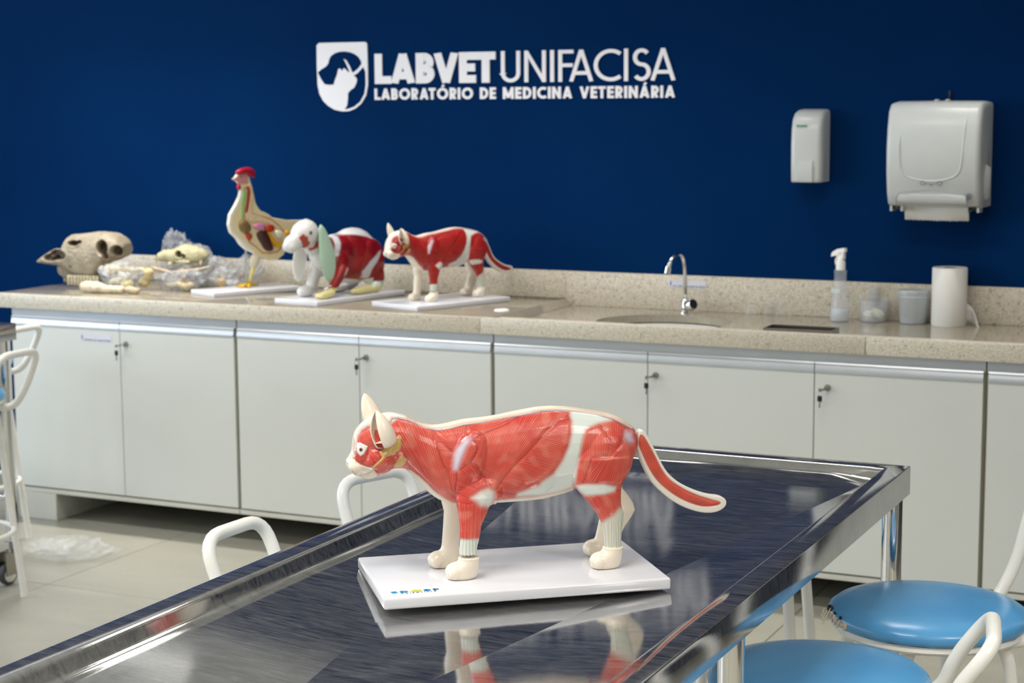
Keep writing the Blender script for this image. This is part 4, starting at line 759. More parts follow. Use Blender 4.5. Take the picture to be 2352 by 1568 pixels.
def cat_material(name, dark=1.0, sat=None):
    t = NT(name); a = t.node('ShaderNodeAttribute', attribute_name='paint'); f = t.node('ShaderNodeAttribute', attribute_name='fib'); w = t.node('ShaderNodeAttribute', attribute_name='famp')
    nz = t.noise(55, 3); ph = t.math('ADD', t.math('MULTIPLY', f.outputs['Fac'], 2300), t.math('MULTIPLY', nz, 7.0)); sn = t.math('SINE', ph)
    n1 = t.node('ShaderNodeTexNoise', noise_dimensions='1D'); n1.inputs['Scale'].default_value = 1.0; n1.inputs['Detail'].default_value = 3; t.link(t.math('ADD', t.math('MULTIPLY', f.outputs['Fac'], 620), t.math('MULTIPLY', nz, 2.2)), n1.inputs['W'])
    n2 = t.math('MULTIPLY', t.math('SUBTRACT', n1.outputs['Fac'], .5), 4.2)
    pt = t.noise(38, 2); ma = t.math('MULTIPLY', t.math('SUBTRACT', pt, .05), 1.5); ma.node.use_clamp = True
    fr = t.math('ADD', t.math('MULTIPLY', t.math('MULTIPLY', sn, .75), ma), t.math('MULTIPLY', n2, .55))
    lo = t.math('MULTIPLY', t.math('MULTIPLY', t.math('MAXIMUM', fr, 0), w.outputs['Fac']), .46)
    hi = t.math('MULTIPLY', t.math('MULTIPLY', t.math('MAXIMUM', t.math('MULTIPLY', fr, -1), 0), w.outputs['Fac']), .34)
    c = t.mix(lo, a.outputs['Color'], srgb(166,40,36)); c = t.mix(hi, c, srgb(240,172,148))
    if sat:
        sp = t.node('ShaderNodeSeparateColor'); t.link(c, sp.inputs[0]); k = t.math('MULTIPLY', t.math('SUBTRACT', sp.outputs[0], sp.outputs[2]), 2.6); k.node.use_clamp = True
        k = t.math('MULTIPLY', t.math('GREATER_THAN', t.math('DIVIDE', sp.outputs[0], t.math('ADD', sp.outputs[1], .001)), 2.0), k); c = t.mix(k, c, t.mix(1.0, c, sat, 'MULTIPLY'))
    t.set(Base_Color=c, Roughness=.33, Coat_Weight=.25, Coat_Roughness=.18)
    t.bump(t.math('MULTIPLY', t.math('MULTIPLY', fr, w.outputs['Fac']), -1), .22, .0005); return t.m
MAT['cat'] = cat_material('painted_cat_resin'); MAT['cat_dark'] = cat_material('painted_cat_resin_deep_red', sat=(.62,.16,.16))
MAT['cream'] = NT('cream_resin').set(Base_Color=srgb(238,226,208), Roughness=.32, Coat_Weight=.25, Coat_Roughness=.2).m
def ear_mesh(base, tip, open_dir, w, depth, name, mat, parent, th=.0028):
    """cupped ear: shell from base to tip, open towards open_dir"""
    base, tip = Vector(base), Vector(tip); ax = (tip-base); L = ax.length; ax.normalize()
    o = Vector(open_dir); o = (o-ax*o.dot(ax)).normalized(); sd = ax.cross(o); g = G(); nu, nv = 18, 22; vo = []; vi = []
    for i in range(nu+1):
        t_ = i/nu*1.12-.12; rd_ = math.sqrt(max(.03, 1-(t_/.122)**2)) if t_ < 0 else 1; tp = max(t_, 0)
        ww = (w*(1-tp)**.8*(.74+1.15*tp)+.0012)*rd_; dd = (depth*(1-tp)**.85*(.78+1.0*tp)+.0010)*rd_
        c = base+ax*L*t_-o*0.0
        for side, L_, k in ((vo, 0, 1), (vi, 0, 0)):
            for j in range(nv+1):
                a = math.radians(-146+292*j/nv); q = 1 if k else max(.15, 1-th/max(ww, .001)*1.0)
                side.append(c-o*math.cos(a)*dd*q*1.0+sd*math.sin(a)*ww*q+o*dd*(.25+(0 if k else .70*max(0, math.cos(a)))))
    n1 = nv+1; off = len(vo); vs = vo+vi; fs = []
    for i in range(nu):
        for j in range(nv):
            a = i*n1+j; fs.append((a, a+1, a+n1+1, a+n1)); fs.append((off+a, off+a+n1, off+a+n1+1, off+a+1))
        fs.append((i*n1, (i+1)*n1, off+(i+1)*n1, off+i*n1)); fs.append((i*n1+nv, off+i*n1+nv, off+(i+1)*n1+nv, (i+1)*n1+nv))
    fs.append(tuple(range(n1))); fs.append(tuple(off+4*n1+k for k in range(n1)))
    for j in range(nv): fs.append((nu*n1+j, nu*n1+j+1, off+nu*n1+j+1, off+nu*n1+j)); fs.append((j, off+j, off+j+1, j+1))
    g.add(vs, fs); return g
def base_plate(e, L, W, H, name='base_plate'):
    g = G(); g.box(-L/2, L/2, -W/2, W/2, -H, 0, .0035, seg=3); return g.build(name, 'base', e, 40)
cat = empty('cat_model', (-1.1975, -2.919, .8885), math.radians(39.1), 'nearest cat anatomy model with red muscles on a white base, standing on the steel table', 'anatomy model', 'cat anatomy models')
body_me = build_cat_body(); paint_cat(body_me)
g = G(); g.bm.from_mesh(body_me) if False else None
cb = add_obj('body', body_me, 'cat', cat, True)
er = ear_mesh((-.2005,-.036,.2205), (-.2200,-.036,.2715), (-.88,-.48,.0), .0205, .0225, 'ear', 'cream', cat); o = er.build('ear', 'cream', cat, 60)
m = o.modifiers.new('s', 'SUBSURF'); m.levels = 1; m.render_levels = 1
er = ear_mesh((-.207,.022,.236), (-.2275,.027,.2885), (-.65,.75,.05), .0205, .0150, 'ear', 'cream', cat); o = er.build('ear', 'cream', cat, 60)
m = o.modifiers.new('s', 'SUBSURF'); m.levels = 1; m.render_levels = 1
# eyes: brown iris, dark pupil
def surf_y(me, u0, v0, side=-1):
    co = coords(me); uu = co[:,0]-.243*co[:,1]; vv = co[:,2]+.2138*co[:,1]; m = (np.hypot(uu-u0, vv-v0) < .0018) & (co[:,1]*side > 0)
    return co[m][np.argmax(np.abs(co[m][:,1]))] if m.any() else np.array((u0, -.03, v0))
ex, ez = D['eye'][0]; p = surf_y(body_me, ex, ez)
for s_ in (-1, 1):
    q = Vector((p[0]+.0008, s_*abs(p[1]), p[2])); dn = Vector((-.55, s_*.83, 0)).normalized()
    g = G(); g.ell(q-dn*.0022, (.0038,.0038,.0038), seg=20); ey = g.build('eye', plain('brown_iris_%d' % s_, srgb(140,84,34), .1), cat, True)
    g = G(); g.ell(q+dn*.0009, (.0012,.0012,.0023), seg=14); g.build('pupil', 'black', ey, True)
# tail: separate piece with an inlaid muscle strip
g = G(); P_ = D['tail']
for _ in range(2): P_ = [(a[0]*q+b[0]*(1-q), a[1]*q+b[1]*(1-q)) for a, b in zip(P_, P_[1:]+P_[:1]) for q in (.75, .25)]
g.prism(P_, lambda a, b: (a, -.0085, b), lambda a, b: (a, .0085, b)); tm = remesh(g, .0011, 10, .5)
co = coords(tm); nr = norms(tm); u = co[:,0]-.243*co[:,1]; v = co[:,2]+.2138*co[:,1]; TR = D['tailred']
for _ in range(2): TR = [(a[0]*q+b[0]*(1-q), a[1]*q+b[1]*(1-q)) for a, b in zip(TR, TR[1:]+TR[:1]) for q in (.75, .25)]
dd = sdp(TR, u, v); fr_ = (co[:,1] < -.003)
dT = sdp(P_, co[:,0], co[:,2]); cl = np.tile(SRGB([238/255,230/255,218/255]), (len(co), 1)); m = (dd < 0) & fr_
nz = np.array([noise.noise(Vector((a*40, b*40, 3))) for a, b in zip(u, v)])
wt = (sstep(.0008, -.0008, dd)*fr_)[:,None]; cl = cl+(SRGB([210/255,80/255,62/255])*(1+.35*nz)[:,None]-cl)*wt
ph = dd.copy(); am = np.where(m, sstep(.0, .002, -dd), 0)
setco(tm, co+nr*(np.where(m, -.0012+.0022*sstep(.0005,.006,-dd), 0))[:,None]); setcol(tm, 'paint', np.clip(cl, 0, 1)); setf(tm, 'fib', ph); setf(tm, 'famp', am*.8)
add_obj('tail', tm, 'cat', cat, True)
base_plate(cat, .455, .256, .0185)
text('SDORF', .27, -.212, -.137, -.104, -.0945, .0001, .0006, plain('print_blue', srgb(30,150,205), .35), cat, .22, joined='print', plane='floor')
g = G(); sx = (.075)/ (sum(glyph(c, .27)[0] for c in 'SDORF')+.22*4); xo = -.212+(glyph('S', .27)[0]+glyph('D', .27)[0]+.44)*sx
stroke(g, glyph('O', .27)[1][0], .28, lambda a, b: (xo+a*sx, -.104+b*.0095, .0007), lambda a, b: (xo+a*sx, -.104+b*.0095, .0002)); g.build('print_letter', plain('print_lime', srgb(214,220,70), .35), cat)
text('SCIENTIFIC', .22, -.197, -.143, -.1095, -.1068, .0001, .0005, 'ink', cat, .6, joined='small_print', plane='floor')
# second cat on the counter, a deeper red copy
cat2 = copy_tree(cat); cat2.location = (-3.018, .325, .9188); cat2.rotation_euler = (0, 0, math.radians(69))
cat2['label'] = 'smaller-looking darker cat anatomy model on the granite worktop, right of the rabbit'
for ch in list(cat2.children):
    n_ = ch.name.split('.')[0]
    if n_ in ('print', 'print_letter', 'small_print'): bpy.data.objects.remove(ch); continue
    if n_ in ('body', 'tail'):
        ch.material_slots[0].link = 'OBJECT'; ch.material_slots[0].material = MAT['cat_dark']
    if n_ == 'tail': ch.location = (-.008, 0, .002)

# ---------------------------------------------------------------- rabbit model
def paint_mat(name, rough=.3):
    t = NT(name); a = t.node('ShaderNodeAttribute', attribute_name='paint'); t.set(Base_Color=a.outputs['Color'], Roughness=rough, Coat_Weight=.2, Coat_Roughness=.2); return t.m
MAT['painted'] = paint_mat('painted_resin'); MAT['bone'] = paint_mat('old_bone', .75)
C8 = lambda r, g, b: SRGB([r/255, g/255, b/255])
rab = empty('rabbit_model', (-3.45, .333, .9185), math.radians(79), 'lop-eared rabbit anatomy model with mint green ear and dark red side', 'anatomy model')
g = G(); RY = lambda a: Matrix.Rotation(math.radians(a), 3, 'Y')
g.ell((.065,0,.140), (.128,.070,.108)); g.ell((-.02,0,.150), (.105,.062,.080)); g.ell((-.10,0,.165), (.060,.048,.062)); g.ell((-.14,0,.205), (.055,.038,.055), RY(-30))
g.ell((-.195,0,.238), (.062,.046,.052), RY(-25)); g.ell((-.255,0,.208), (.045,.031,.034), RY(-20)); g.ell((-.270,-.014,.197), (.024,.017,.020)); g.ell((-.270,.014,.197), (.024,.017,.020))
for s in (-1, 1):
    g.ell((.115,s*.048,.118), (.078,.034,.088)); g.ell((.145,s*.060,.060), (.030,.022,.050)); g.ell((.055,s*.066,.0135), (.078,.021,.0150)); g.ell((.125,s*.066,.022), (.026,.020,.022))
    g.ell((-.055,s*.048,.115), (.040,.022,.050))
g.tube([(-.050,-.052,.11),(-.085,-.056,.065),(-.118,-.060,.032)], [.028,.022,.017], 16); g.ell((-.150,-.062,.0145), (.046,.0205,.0150), RY(-8))
for k in range(4): g.ell((-.185+.004*abs(k-1.5),-.077+.010*k,.011), (.018,.0058,.0105))
g.tube([(-.075,.045,.12),(-.100,.048,.065),(-.112,.050,.03)], [.030,.024,.022], 16); g.ell((-.140,.050,.020), (.042,.027,.022))
me = remesh(g, .0028, 6); co = coords(me); nr = norms(me); x, y, z = co.T
col = np.tile(C8(226,224,222), (len(co), 1)); nearm = (y < -.006)
red = [(-.130,.190),(-.115,.215),(-.085,.231),(-.03,.232),(.04,.224),(.10,.212),(.145,.195),(.18,.16),(.205,.12),(.19,.08),(.175,.05),(.165,.026),(.115,.026),(.105,.055),(.06,.052),(.0,.062),(-.05,.068),(-.072,.050),(-.098,.026),(-.128,.036),(-.125,.07),(-.118,.12),(-.128,.16)]
d = sdp(red, x, z+.1*(y+.05)); w = sstep(.003, -.003, d)*nearm; nz = np.array([noise.noise(Vector(v*25)) for v in co])
r_ = C8(138,14,18)*(1+.5*nz[:,None]); col = col+(r_-col)*w[:,None]
for poly in ([(-.060,.232),(-.043,.222),(-.050,.195),(-.070,.158),(-.082,.150),(-.092,.158),(-.076,.190)], [(.148,.160),(.128,.152),(.080,.120),(.052,.085),(.056,.058),(.080,.058),(.090,.092),(.130,.132)], [(-.050,.108),(-.042,.104),(-.052,.082),(-.068,.078)]):
    w = sstep(.004, -.003, sdp(poly, x, z))*nearm; col = col+(C8(200,200,206)-col)*w[:,None]
for poly in ([(-.252,.228),(-.234,.244),(-.228,.232),(-.222,.236),(-.216,.216),(-.206,.212),(-.204,.192),(-.222,.184),(-.236,.204)], [(-.202,.184),(-.178,.190),(-.168,.210),(-.158,.214),(-.158,.188),(-.180,.176)]):
    w = sstep(.0015, -.0015, sdp(poly, x, z))*(y < -.012); col = col+(C8(176,66,58)-col)*w[:,None]
w = ((z < .036) & ((y < -.035))); col[w] = C8(224,214,150); w = (z > .026) & (z < .042) & (y < -.035) & (x > .1); col[w] = C8(205,222,212)
w = sstep(.028, .022, np.abs(y))*(z > .21)*(x > -.05)*(np.sin(y*520) > .2); col = col+(C8(196,206,214)-col)*(w*.5)[:,None]
setcol(me, 'paint', np.clip(col, 0, 1)); add_obj('body', me, 'painted', rab, True)
def ear_drop(ytop, ybot, xm, zt, zb, hw, nm, mat, th=.008):
    R = []
    for i in range(15):
        t_ = i/14; zz = zt+(zb-zt)*t_; w = hw*(.25+.95*math.sin(PI*min(1, t_*.98+.01))**.8*(.55+.5*t_)) if 0 < i < 14 else .003
        yy = ytop+(ybot-ytop)*math.sin(t_*PI*.5); tt = th*(.5+.6*math.sin(PI*t_)) if 0 < i < 14 else .002
        R.append([Vector((xm+.012*math.sin(t_*2.2)+w*math.cos(2*PI*k/20), yy+tt*math.sin(2*PI*k/20), zz)) for k in range(20)])
    return G().loft(R).build(nm, mat, rab, True)
mint = plain('mint_green_resin', srgb(176,206,184), .3, var=.02)
o = ear_drop(-.040, -.068, -.150, .272, .058, .040, 'ear', mint); o['label'] = 'mint green hanging ear'
ear_drop(.036, .072, -.165, .250, .055, .036, 'ear', 'plastic_warm')
for s in (-1, 1):
    e_ = G().ell((-.207, s*.0425, .245), (.0075,.0045,.0075)).build('eye', plain('olive_eye_%d' % s, srgb(96,104,70), .1), rab, True); G().ell((-.2075, s*.0462, .245), (.003,.0015,.0036)).build('pupil', 'black', e_, True)
base_plate(rab, .50, .215, .0185)
# ---------------------------------------------------------------- hen model, opened to show the organs
K = {"body":[[-0.014,0.383],[-0.021,0.356],[-0.042,0.322],[-0.066,0.288],[-0.073,0.25],[-0.065,0.219],[-0.042,0.198],[-0.011,0.169],[0.024,0.14],[0.069,0.113],[0.11,0.099],[0.147,0.101],[0.176,0.119],[0.191,0.15],[0.224,0.188],[0.272,0.218],[0.321,0.243],[0.292,0.257],[0.273,0.253],[0.198,0.255],[0.133,0.268],[0.092,0.283],[0.07,0.302],[0.053,0.326],[0.047,0.354],[0.041,0.381],[0.034,0.405],[0.028,0.425],[0.02,0.44],[-0.003,0.447],[-0.025,0.44],[-0.048,0.425],[-0.03,0.415],[-0.015,0.399]],"comb":[[-0.034,0.453],[-0.025,0.461],[0.003,0.469],[0.025,0.47],[0.047,0.461],[0.056,0.443],[0.053,0.428],[0.042,0.426],[0.029,0.44],[0.002,0.447],[-0.032,0.44]],"wattle":[[-0.026,0.413],[-0.031,0.395],[-0.027,0.38],[-0.016,0.383],[-0.015,0.399]],"inner":[[-0.002,0.379],[0.014,0.394],[0.034,0.393],[0.038,0.377],[0.03,0.331],[0.027,0.292],[0.06,0.279],[0.115,0.265],[0.151,0.239],[0.174,0.214],[0.197,0.201],[0.191,0.17],[0.167,0.151],[0.144,0.133],[0.111,0.129],[0.074,0.133],[0.048,0.158],[0.021,0.175],[0.008,0.199],[-0.001,0.215]],"esoph":[[-0.005,0.383],[0.007,0.381],[0.008,0.363],[0.001,0.336],[-0.005,0.301],[-0.008,0.27],[-0.017,0.271],[-0.016,0.302],[-0.013,0.337],[-0.007,0.364]],"trachea":[[0.012,0.394],[0.027,0.393],[0.036,0.381],[0.03,0.339],[0.015,0.293],[-0.0,0.293],[0.01,0.34],[0.013,0.371]],"spine":[[0.023,0.409],[0.032,0.401],[0.038,0.377],[0.032,0.335],[0.024,0.292],[0.06,0.279],[0.115,0.261],[0.151,0.235],[0.169,0.215],[0.151,0.224],[0.105,0.247],[0.06,0.259],[0.028,0.253],[0.01,0.269],[0.006,0.289],[0.016,0.3],[0.023,0.339],[0.029,0.374],[0.021,0.398]],"crop":[[-0.024,0.263],[-0.008,0.27],[0.014,0.258],[0.027,0.237],[0.022,0.218],[-0.001,0.211],[-0.023,0.224],[-0.03,0.244]],"heart":[[-0.001,0.213],[0.022,0.214],[0.033,0.198],[0.016,0.179],[0.003,0.196]],"lung":[[0.037,0.245],[0.06,0.253],[0.087,0.248],[0.091,0.234],[0.072,0.22],[0.045,0.227],[0.034,0.237]],"liver":[[0.049,0.213],[0.077,0.223],[0.104,0.21],[0.112,0.174],[0.13,0.141],[0.107,0.135],[0.084,0.144],[0.066,0.173],[0.053,0.193]],"kidney":[[0.091,0.238],[0.114,0.245],[0.133,0.236],[0.132,0.217],[0.104,0.21],[0.084,0.219]],"intest":[[0.097,0.218],[0.113,0.206],[0.131,0.173],[0.158,0.168],[0.173,0.175],[0.168,0.159],[0.144,0.149],[0.121,0.162],[0.104,0.19]],"egg":[[0.127,0.213],[0.141,0.222],[0.164,0.215],[0.173,0.195],[0.159,0.183],[0.14,0.188]],"yolk":[[0.178,0.214],[0.197,0.215],[0.206,0.205],[0.196,0.193],[0.183,0.198]],"spleen":[[0.089,0.16],[0.107,0.166],[0.125,0.146],[0.116,0.136],[0.098,0.143]]}
hen = empty('hen_model', (-3.919, .396, .9185), math.radians(65), 'upright hen anatomy model cut open to show coloured organs, red comb, behind the rabbit', 'anatomy model')
g = G(); g.prism(K['body'], lambda a, b: (a, -.003, b), lambda a, b: (a, .016, b))
g.ell((.06,.012,.215), (.105,.052,.085), RY(20)); g.ell((.15,.012,.19), (.10,.04,.06), RY(-10)); g.tube([(.0,.012,.30),(.015,.012,.36),(.012,.012,.43)], [.036,.024,.02], 16); g.ell((-.002,.012,.428), (.032,.02,.022))
me = remesh(g, .003, 5); co = coords(me); co[:,1] = np.maximum(co[:,1], -.003); setco(me, co)
x, y, z = co.T; col = np.tile(C8(222,206,160), (len(co), 1)); front = y < -.0015
dB = sdp(K['body'], x, z); w = sstep(-.016, -.006, dB)*(x < .04)*front*(z < .38); col = col+(C8(226,226,214)-col)*w[:,None]; col[~front] = C8(228,224,206)
hd = (z > .405) & (x < .02) & front; col[hd] = C8(206,140,140); bk = (x < -.035) & (z > .41); col[bk] = C8(196,160,140)
w = sstep(.002, -.001, np.abs(sdp(K['inner'], x, z))-.002)*front; col = col+(C8(168,92,56)-col)*w[:,None]
setcol(me, 'paint', col); add_obj('body', me, 'painted', hen, True)
def dome(poly, dpt, nm, rgb, y0=-.002, flat=False, par=hen):
    P_ = np.array(poly); c = P_.mean(0); sm = []
    for i in range(len(P_)):   # one corner-cutting pass
        a, b = P_[i], P_[(i+1) % len(P_)]; sm += [a*.75+b*.25, a*.25+b*.75]
    P_ = np.array(sm); R = []
    for s, h in (((1,0),(1,.6),(.97,.95),(.93,1)) if flat else ((1,0),(.98,.35),(.9,.7),(.7,.93),(.4,1.0),(.1,1.02))):
        if flat: s_ = 1 if s > .98 else .985
        else: s_ = s
        R.append([Vector((c[0]+(q[0]-c[0])*s_, y0-dpt*h, c[1]+(q[1]-c[1])*s_)) for q in P_])
    return G().loft(R).build(nm, plain('hen_'+nm, srgb(*rgb), .3, var=.08, scale=60), par, 60)
dome(K['inner'], .0008, 'cavity_wall', (196,164,120), flat=True)
for nm, key, dp, c, fl in (('comb','comb',.006,(172,14,40),False),('wattle','wattle',.006,(180,16,50),False),('food_pipe','esoph',.004,(150,196,120),True),('windpipe','trachea',.003,(168,72,44),True),('backbone','spine',.0045,(222,196,158),True),('crop','crop',.014,(122,98,52),False),('heart','heart',.010,(176,56,34),False),('lung','lung',.012,(206,130,168),False),('kidney','kidney',.010,(178,46,16),False),('liver','liver',.013,(64,26,26),False),('spleen','spleen',.010,(140,20,30),False),('intestine','intest',.014,(206,150,14),True),('egg','egg',.015,(226,216,196),False),('yolk','yolk',.010,(220,160,20),False)):
    y0 = .003 if key in ('comb', 'wattle') else -.0025
    dome(K[key], dp+(.006 if key in ('comb','wattle') else 0), nm, c, y0, fl)
G().ell((-.012,-.0035,.432), (.003,.0015,.003), seg=10).build('eye', 'black', hen, True)
lg = plain('hen_leg_yellow', srgb(222,176,40), .4)
g = G(); g.ell((.05,.012,.105), (.022,.016,.035), RY(25)); g.build('thigh', plain('hen_thigh', srgb(214,204,178), .4), hen, True)
g = G(); g.tube([(.045,.012,.085),(.033,.012,.05),(.022,.012,.014)], [.009,.0065,.0085], 12); g.build('shank', plain('hen_shank', srgb(224,206,120), .4), hen, True)
g = G()
for a in (165, 200, 235, 20): g.tube([(.022,.012,.012),(.022+.035*math.cos(math.radians(a)),.012+.035*math.sin(math.radians(a)),.007),(.022+.055*math.cos(math.radians(a)),.012+.055*math.sin(math.radians(a)),.003)], [.0075,.0055,.002], 10)
g.build('foot', lg, hen, True)
G().tube([(.006,.012,-.001),(.010,.012,.155)], .0042, 14).build('support_rod', 'chrome', hen, 40); G().lathe([(.008,-.0002),(.008,.004),(.0045,.005)], 20, (.006,.012,0)).build('rod_socket', 'dark_chrome', hen, 40)
base_plate(hen, .394, .177, .0185)
# ---------------------------------------------------------------- bones and bags at the left end of the worktop
def skull(name, loc, rz, lab, top, bot, W, dents, tone, extra=(), vox=.0035, cat_='skull'):
    e = empty(name, loc, math.radians(rz), lab, cat_, None); g = G()
    T = np.array(top); B = np.array(bot); s0, s1 = min(T[0,0], B[0,0]), max(T[-1,0], B[-1,0]); R = []
    for s in np.linspace(s0+.001, s1-.001, 48):
        t_, b_ = float(np.interp(s, T[:,0], T[:,1])), float(np.interp(s, B[:,0], B[:,1])); w = float(np.interp(s, *W))
        if t_-b_ < .006: t_, b_ = (t_+b_)/2+.003, (t_+b_)/2-.003
        R.append(ring_v(s, b_, t_, w, w, 26, 2.2))
    g.loft(R)
    for c, r in extra: g.ell(c, r)
    me = remesh(g, vox, 3); co = coords(me); nr = norms(me); x, y, z = co.T
    nz = np.array([noise.noise(Vector(v*30)) for v in co]); nz2 = np.array([noise.noise(Vector(v*90)) for v in co])
    col = C8(*tone)[None]*(1+.22*nz+.14*nz2)[:,None]*np.array([1,.98,.94])[None]; dp = .0016*nz2
    for (cx, cz, rx, rz_, dep, sd) in dents:
        q = np.hypot((x-cx)/rx, (z-cz)/rz_); k = sstep(1.05, .55, q)*((y < .005) if sd < 0 else (y > -.005))
        co[:,1] += k*dep*np.where(y < 0, 1, -1); kk = sstep(.98, .70, q)*((y < .005) if sd < 0 else (y > -.005)); col = col+(C8(62,48,34)-col)*(.9*kk)[:,None]
        rim = np.exp(-((q-1.12)/.14)**2)*(y < 0); co[:,1] -= rim*.003
    setco(me, co+nr*dp[:,None]); setcol(me, 'paint', np.clip(col, 0, 1)); add_obj('cranium', me, 'bone', e, True); return e
CT = [(-.444,.096),(-.421,.113),(-.357,.149),(-.322,.149),(-.304,.190),(-.277,.208),(-.212,.214),(-.152,.222),(-.081,.218),(-.051,.202),(-.030,.175)]
CB = [(-.444,.09),(-.394,.083),(-.350,.080),(-.314,.072),(-.284,.052),(-.256,.034),(-.22,.026),(-.172,.030),(-.147,.055),(-.11,.098),(-.074,.105),(-.030,.125)]
sk = skull('horse_skull', (-4.47,.42,.9), 10, 'largest skull, long grey-brown with dark eye sockets and a row of teeth, at the left end', CT, CB,
    ([-.444,-.40,-.34,-.30,-.22,-.14,-.10,-.05,-.03], [.012,.030,.040,.046,.056,.060,.082,.070,.045]),
    [(-.335,.124,.050,.024,.038,-1),(-.368,.112,.036,.016,.030,-1),(-.252,.174,.026,.013,.030,-1),(-.225,.180,.014,.008,.020,-1),(-.110,.160,.031,.034,.05,-1),(-.100,.132,.018,.022,.04,-1),(-.050,.148,.020,.024,.04,-1),(-.271,.079,.005,.006,.008,-1)], (158,148,130),
    extra=[((-.325,.045,.062),(.055,.022,.042)),((-.27,.05,.05),(.06,.02,.03))])
sk['label'] = 'largest skull, long grey-brown animal skull with dark eye sockets at the left worktop end'; sk.name = 'large_skull'
tm_ = plain('old_teeth', srgb(178,168,140), .5, var=.2, scale=80)
for i in range(10): G().box(-.282+.0145*i, -.2695+.0145*i, -.052, -.034, .0005+.004*abs(i-6)/6, .045, .003).build('tooth', tm_, sk, 40)
for i in range(7): G().box(-.350+.0145*i, -.3375+.0145*i, .040, .058, .006, .040, .003).build('tooth', tm_, sk, 40)
DT = [(-.213,.116),(-.189,.138),(-.167,.149),(-.124,.152),(-.094,.165),(-.068,.176),(-.044,.171),(.001,.161),(.024,.149),(.034,.134)]
DB = [(-.213,.110),(-.193,.103),(-.142,.100),(-.128,.092),(-.102,.095),(-.084,.106),(-.049,.097),(-.015,.097),(.011,.105),(.034,.125)]
skull('small_skull', (-4.19,.48,.9), 5, 'smaller pale yellowish skull with fangs lying on top of the bagged bones', DT, DB, ([-.213,-.18,-.13,-.09,-.05,0,.034], [.012,.018,.024,.034,.046,.036,.012]),
    [(-.080,.135,.020,.016,.020,-1),(-.055,.128,.012,.012,.014,-1),(-.200,.125,.006,.008,.006,-1)], (190,184,150), extra=[((-.198,-.012,.103),(.0035,.0035,.012)),((-.06,-.040,.106),(.035,.006,.006)),((.012,-.02,.100),(.007,.006,.014)),((-.13,-.018,.094),(.012,.006,.008))], vox=.0022)
def bone(name, pts, rr, lab, tone, cat_='bone', grp='loose bones'):
    g = G(); g.tube(pts, rr, 16)
    g.ell(pts[0], (rr[0]*1.25, rr[0]*1.1, rr[0])); g.ell(pts[-1], (rr[-1]*1.3, rr[-1]*1.2, rr[-1]*1.1))
    me = remesh(g, .003, 4); co = coords(me); nz = np.array([noise.noise(Vector(v*45)) for v in co]); setcol(me, 'paint', np.clip(C8(*tone)[None]*(1+.25*nz)[:,None], 0, 1)); setco(me, co+norms(me)*(.002*nz)[:,None])
    zm = co[:,2].min(); o = add_obj(name, me, 'bone', None, True); return tag(o, lab, cat_, grp)
def BP(x, y, z): return Vector((x, y, .9+z))
bone('jaw_bone', [BP(-4.505,.150,.024),BP(-4.45,.150,.022),BP(-4.40,.155,.016),BP(-4.345,.165,.016)], [.022,.024,.015,.014], 'pale jaw bone lying in front of the largest skull near the worktop edge', (206,190,164))
bone('bone_fragment', [BP(-4.315,.170,.018),BP(-4.28,.175,.013)], [.014,.012], 'short tan bone fragment right of the pale jaw bone', (190,170,140))
bone('pelvis_bone', [BP(-4.50,.30,.078),BP(-4.45,.30,.080),BP(-4.36,.32,.078)], [.022,.014,.012], 'horizontal cream bone resting on the front bag beside the largest skull', (214,196,160))
bone('vertebra', [BP(-4.345,.31,.03),BP(-4.325,.315,.07)], [.020,.017], 'knobbly upright yellowish vertebra in the middle of the bones', (206,188,142))
bone('rib_bone', [BP(-4.33,.36,.082),BP(-4.25,.37,.066),BP(-4.16,.42,.078),BP(-4.12,.44,.09)], [.008,.009,.008,.006], 'curved brownish rib bone below the smaller skull', (180,160,140))
t = NT('crumpled_clear_bag'); f_ = t.noise(40, 4); t.set(Base_Color=(.50,.51,.53), Roughness=.28, Alpha=t.ramp(f_, [(.35, (.16,)*3), (.65, (.55,)*3)]), Specular_IOR_Level=.6); t.bump(t.noise(60, 3), .3, .002); MAT['bag'] = t.m
t = NT('clear_bag_floor'); f_ = t.noise(26, 4); t.set(Base_Color=(.72,.75,.80), Roughness=.15, Alpha=t.ramp(f_, [(.40, (.03,)*3), (.72, (.34,)*3)]), Specular_IOR_Level=.9); t.bump(t.noise(60, 4), .6, .002); MAT['bag2'] = t.m
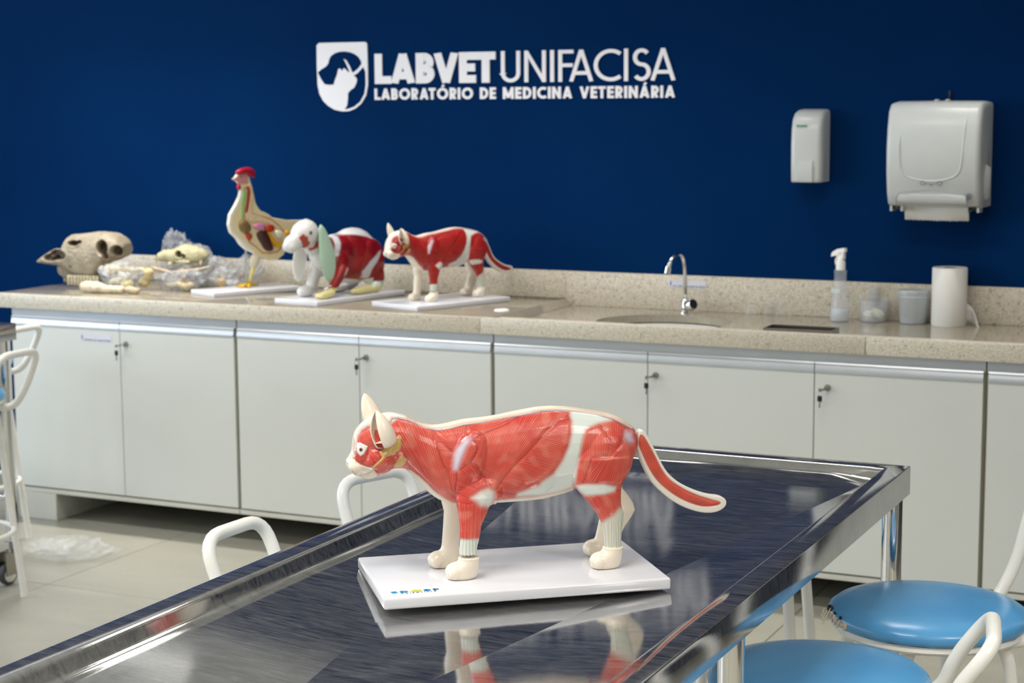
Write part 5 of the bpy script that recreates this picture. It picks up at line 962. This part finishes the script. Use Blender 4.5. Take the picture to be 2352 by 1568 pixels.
def bag(loc, r, lab, seed, inner=None, rz=0, mat='bag', grp='clear bags of bones'):
    e = empty('plastic_bag', loc, rz, lab, 'bag', grp); b = bmesh.new(); bmesh.ops.create_icosphere(b, subdivisions=5, radius=1)
    for v in b.verts:
        p = v.co.copy(); q = Vector((seed*3.1, seed*1.7, 0)); k = 1+.30*noise.noise(p*1.3+q)+.20*(abs(noise.noise(p*3.1+q)))+.12*abs(noise.noise(p*7+q))
        v.co = Vector((p.x*r[0]*k, p.y*r[1]*k, max(.0006, (p.z*.5+.5)*r[2]*k*(1 if p.z > -.7 else .3))))
    g = G(); g.merge(b); g.build('film', mat, e, 50)
    if inner:
        for i, (c, rr, tone) in enumerate(inner):
            gg = G(); gg.ell(c, rr, RY(20*i)); gg.ell((c[0]+rr[0]*.7, c[1], c[2]+.004), (rr[0]*.5, rr[1]*.9, rr[2]*1.1)); me = remesh(gg, .004, 3); co = coords(me)
            nz = np.array([noise.noise(Vector(v*50)) for v in co]); setcol(me, 'paint', np.clip(C8(*tone)[None]*(1+.25*nz)[:,None], 0, 1)); add_obj('bone', me, 'bone', e, True)
    return e
bag((-4.42,.265,.9), (.082,.058,.098), 'crumpled whitish bag of bones right in front of the largest skull', 1, [((-.03,0,.03),(.03,.02,.02),(214,204,176)),((.03,-.01,.022),(.026,.02,.018),(222,210,150)),((.0,.01,.055),(.03,.015,.015),(224,222,214))])
bag((-4.40,.60,.9), (.060,.045,.18), 'tall greyish knotted bag standing behind the largest skull', 2, [((0,0,.05),(.03,.02,.04),(190,180,168))])
bag((-4.30,.57,.9), (.10,.06,.150), 'greyish bag of bones under and behind the smaller skull', 3, [((-.02,0,.05),(.05,.02,.03),(196,184,164)),((.03,.0,.07),(.03,.02,.02),(186,170,150))])
bag((-4.21,.36,.9), (.10,.06,.075), 'low crumpled bag with yellowish bones in the middle front', 4, [((-.03,0,.02),(.035,.02,.014),(212,200,170)),((.03,-.01,.018),(.04,.02,.014),(218,196,140)),((.01,.01,.045),(.012,.01,.02),(168,136,104))])
bag((-4.14,.52,.9), (.085,.05,.10), 'crumpled bag under the smaller skull towards the hen', 5, [((0,0,.03),(.035,.02,.02),(204,190,158))])
bag((-4.055,.47,.9), (.072,.045,.080), 'cloudy bag directly left of the hen base', 6, [((-.03,-.01,.025),(.02,.012,.02),(226,178,80)),((.02,0,.02),(.03,.02,.015),(206,200,190))])
bag((-4.05,.60,.9), (.065,.03,.110), 'peaked thin clear bag leaning on the backsplash left of the hen', 7, [((-.03,-.005,.04),(.02,.012,.014),(220,170,84))])
b_ = bag((-4.18,-.40,0), (.16,.11,.055), 'clear crumpled plastic bag lying on the floor at the left', 8, None, .3, 'bag2', None)
